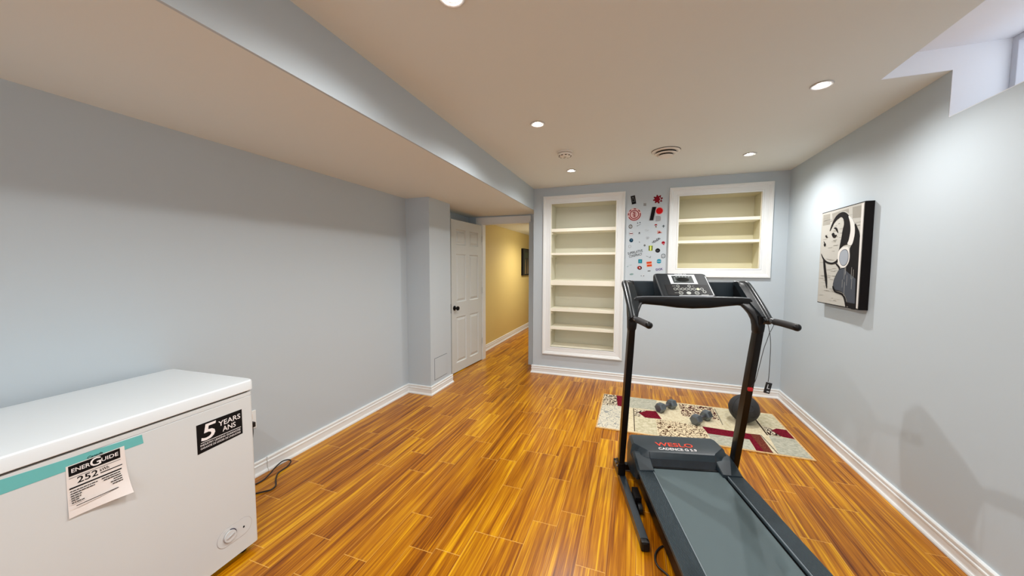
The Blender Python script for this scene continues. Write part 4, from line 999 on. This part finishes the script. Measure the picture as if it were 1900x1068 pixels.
def f(q, M):
    for k, (x_, z_) in enumerate(((-.036, -.020), (-.018, -.012), (-.002, -.003), (.014, .008), (.030, .020))):
        q.ring2d(x_, z_, .0105, .0062, M, z0=.0001 * k, sy=.9 + .25 * (k % 2), n=14)
    q.rect(-.028, -.010, .0045, .022, M, .0004, .0007, rot=25); q.rect(.004, .012, .0045, .024, M, .0004, .0007, rot=25); q.rect(.022, .022, .0045, .02, M, .0004, .0007, rot=25)
sticker_on_wall(.233, 1.702, [ink('navy_black', 34, 36, 52)], 'dark wavy graffiti lettering sticker rising to the right', f)
def f(q, M): q.mi = 0; q.disc(0, 0, .022, .024, M); q.mi = 1; q.disc(.003, .004, .007, .007, M, .0004, .0006)
sticker_on_wall(-.042, 1.710, [BLU, ink('steel', 92, 134, 158)], 'dark blue disc sticker below the red banded one', f)
sticker_on_wall(.047, 1.687, [GR], 'tiniest dark fleck sticker right of the blue disc', lambda q, M: q.flat([(-.009, .003), (.004, .006), (.009, -.003), (.004, -.007), (0, 0)], M))
def f(q, M): q.mi = 0; q.disc(0, .006, .018, .017, M); q.mi = 1; q.rect(.0, -.004, .018, .005, M, .0004, .0006); q.mi = 0; q.flat([(-.012, -.008), (.012, -.008), (.008, -.024), (.002, -.016)], M)
sticker_on_wall(.307, 1.669, [ink('scarlet', 168, 18, 38), ink('pink', 226, 150, 160)], 'red bubble sticker with a small tail near the shelf frame', f)
sticker_on_wall(.107, 1.648, [GR], 'tiny grey dot sticker left of the lime one', lambda q, M: q.disc(0, 0, .011, .012, M))
sticker_on_wall(-.058, 1.639, [LG], 'faint pale ring sticker under the blue disc', lambda q, M: q.ring2d(0, 0, .017, .012, M))
def f(q, M): q.mi = 0; q.rect(0, 0, .042, .060, M, .0004); q.mi = 1; q.rect(-.015, 0, .009, .054, M, .0004, .0004); q.rect(.015, 0, .009, .054, M, .0004, .0004); q.mi = 2; q.disc(0, 0, .009, .022, M, .0003, .0004)
sticker_on_wall(.173, 1.615, [YG, ink('olive', 52, 62, 20), ink('pale_lime', 226, 236, 130)], 'lime green sticker with two dark side bars', f)
def f(q, M): q.mi = 0; q.disc(0, 0, .026, .025, M, n=28); q.mi = 1; q.rect(0, .002, .03, .003, M, .0004, .0006); q.rect(0, -.008, .024, .003, M, .0004, .0006)
sticker_on_wall(.250, 1.587, [K, GR], 'black disc sticker right of the lime one', f)
def f(q, M): q.text('SUPERLATIVE', -.002, .019, .168, .030, M, rot=13, bold=.014); q.text('CONSPIRACY', .004, -.018, .150, .030, M, rot=13, bold=.014)
sticker_on_wall(.006, 1.552, [ink('soft_black', 54, 62, 64)], 'two tilted lines of black capital lettering on the wall above the teal square', f)
def f(q, M): q.rect(-.014, .007, .026, .004, M, rot=-18); q.rect(.012, -.006, .022, .005, M, rot=-25); q.rect(.022, .002, .005, .018, M, .0004, .0006, rot=-10)
sticker_on_wall(.152, 1.513, [GR], 'thin grey swoosh sticker above the orange one', f)
def f(q, M): q.mi = 0; q.ring2d(0, 0, .025, .018, M, a0=15, a1=165); q.ring2d(0, 0, .025, .018, M, a0=195, a1=345); q.mi = 1; q.rect(0, 0, .046, .009, M, .0004, .0003)
sticker_on_wall(.311, 1.523, [ink('ash', 84, 90, 92), LG], 'grey ring sticker with a cross band, beside shelf frame', f)
def f(q, M): q.mi = 0; q.rect(0, 0, .043, .046, M); q.mi = 1; q.rect(0, 0, .020, .022, M, .0004, .0006)
sticker_on_wall(.063, 1.463, [TE, ink('sky_teal', 70, 164, 184)], 'teal square sticker under the two lines of lettering', f)
def f(q, M): q.mi = 1; q.rect(0, 0, .060, .064, M, .0004, rot=6); q.mi = 0; q.rect(-.001, .016, .054, .022, M, .0004, .0004, rot=6); q.rect(.003, -.016, .052, .022, M, .0004, .0004, rot=6)
sticker_on_wall(.162, 1.430, [OR, ink('peach', 238, 190, 170)], 'orange red sticker made of two stacked bars', f)
def f(q, M):
    for s in (1, -1): q.flat([(.025 * math.cos(R(a)), s * (.003 + .022 * math.sin(R(a)))) for a in range(0, 181, 15)], M)
sticker_on_wall(.267, 1.463, [LB], 'light blue disc sticker split by a pale middle band', f)
def f(q, M): q.mi = 0; q.disc(0, 0, .026, .022, M, rot=-10); q.mi = 1; q.disc(-.004, .002, .019, .014, M, .0004, .0006, rot=-10); q.mi = 2; q.disc(.002, 0, .010, .006, M, .0004, .001, rot=-40)
sticker_on_wall(.058, 1.386, [ink('deep_brown', 60, 12, 10), ink('vermilion', 178, 40, 26), SW], 'dark red oval sticker below the teal square', f)
def f(q, M): q.rect(-.016, -.006, .024, .004, M, rot=25); q.rect(-.018, -.012, .012, .003, M, rot=25); q.rect(.016, .010, .026, .003, M, rot=8)
sticker_on_wall(-.059, 1.409, [PT], 'faint green script sticker at the left, below the lettering', f)
sticker_on_wall(.163, 1.350, [GR], 'short grey text strip sticker under the orange one', lambda q, M: (q.disc(0, 0, .018, .006, M, rot=5), q.rect(0, 0, .032, .004, M, .0004, .0006)))
def f(q, M): q.mi = 1; q.rect(0, 0, .082, .034, M, .0003, rot=9); q.mi = 0; q.text('DGK', 0, 0, .074, .026, M, .0003, .0005, rot=9, bold=.02)
sticker_on_wall(.274, 1.370, [NAVY, ink('lilac_white', 206, 210, 226)], 'bold navy three letter sticker lowest at the right, above the console', f)
def f(q, M): q.disc(0, 0, .023, .010, M, rot=8)
sticker_on_wall(-.030, 1.310, [PT], 'pale teal oval sticker lowest on the left', f)
def f(q, M): q.mi = 1; q.flat([(-.004, -.010), (.016, -.010), (.012, .014), (.004, .004)], M, .0004); q.mi = 0; q.flat([(-.022, -.010), (-.008, -.010), (-.013, -.001)], M); q.flat([(.004, -.010), (.020, -.010), (.012, .001)], M, .0004, .0005)
sticker_on_wall(.093, 1.299, [ink('graphite', 44, 46, 58), SW], 'small black and white mountain sticker lowest in the middle', f)
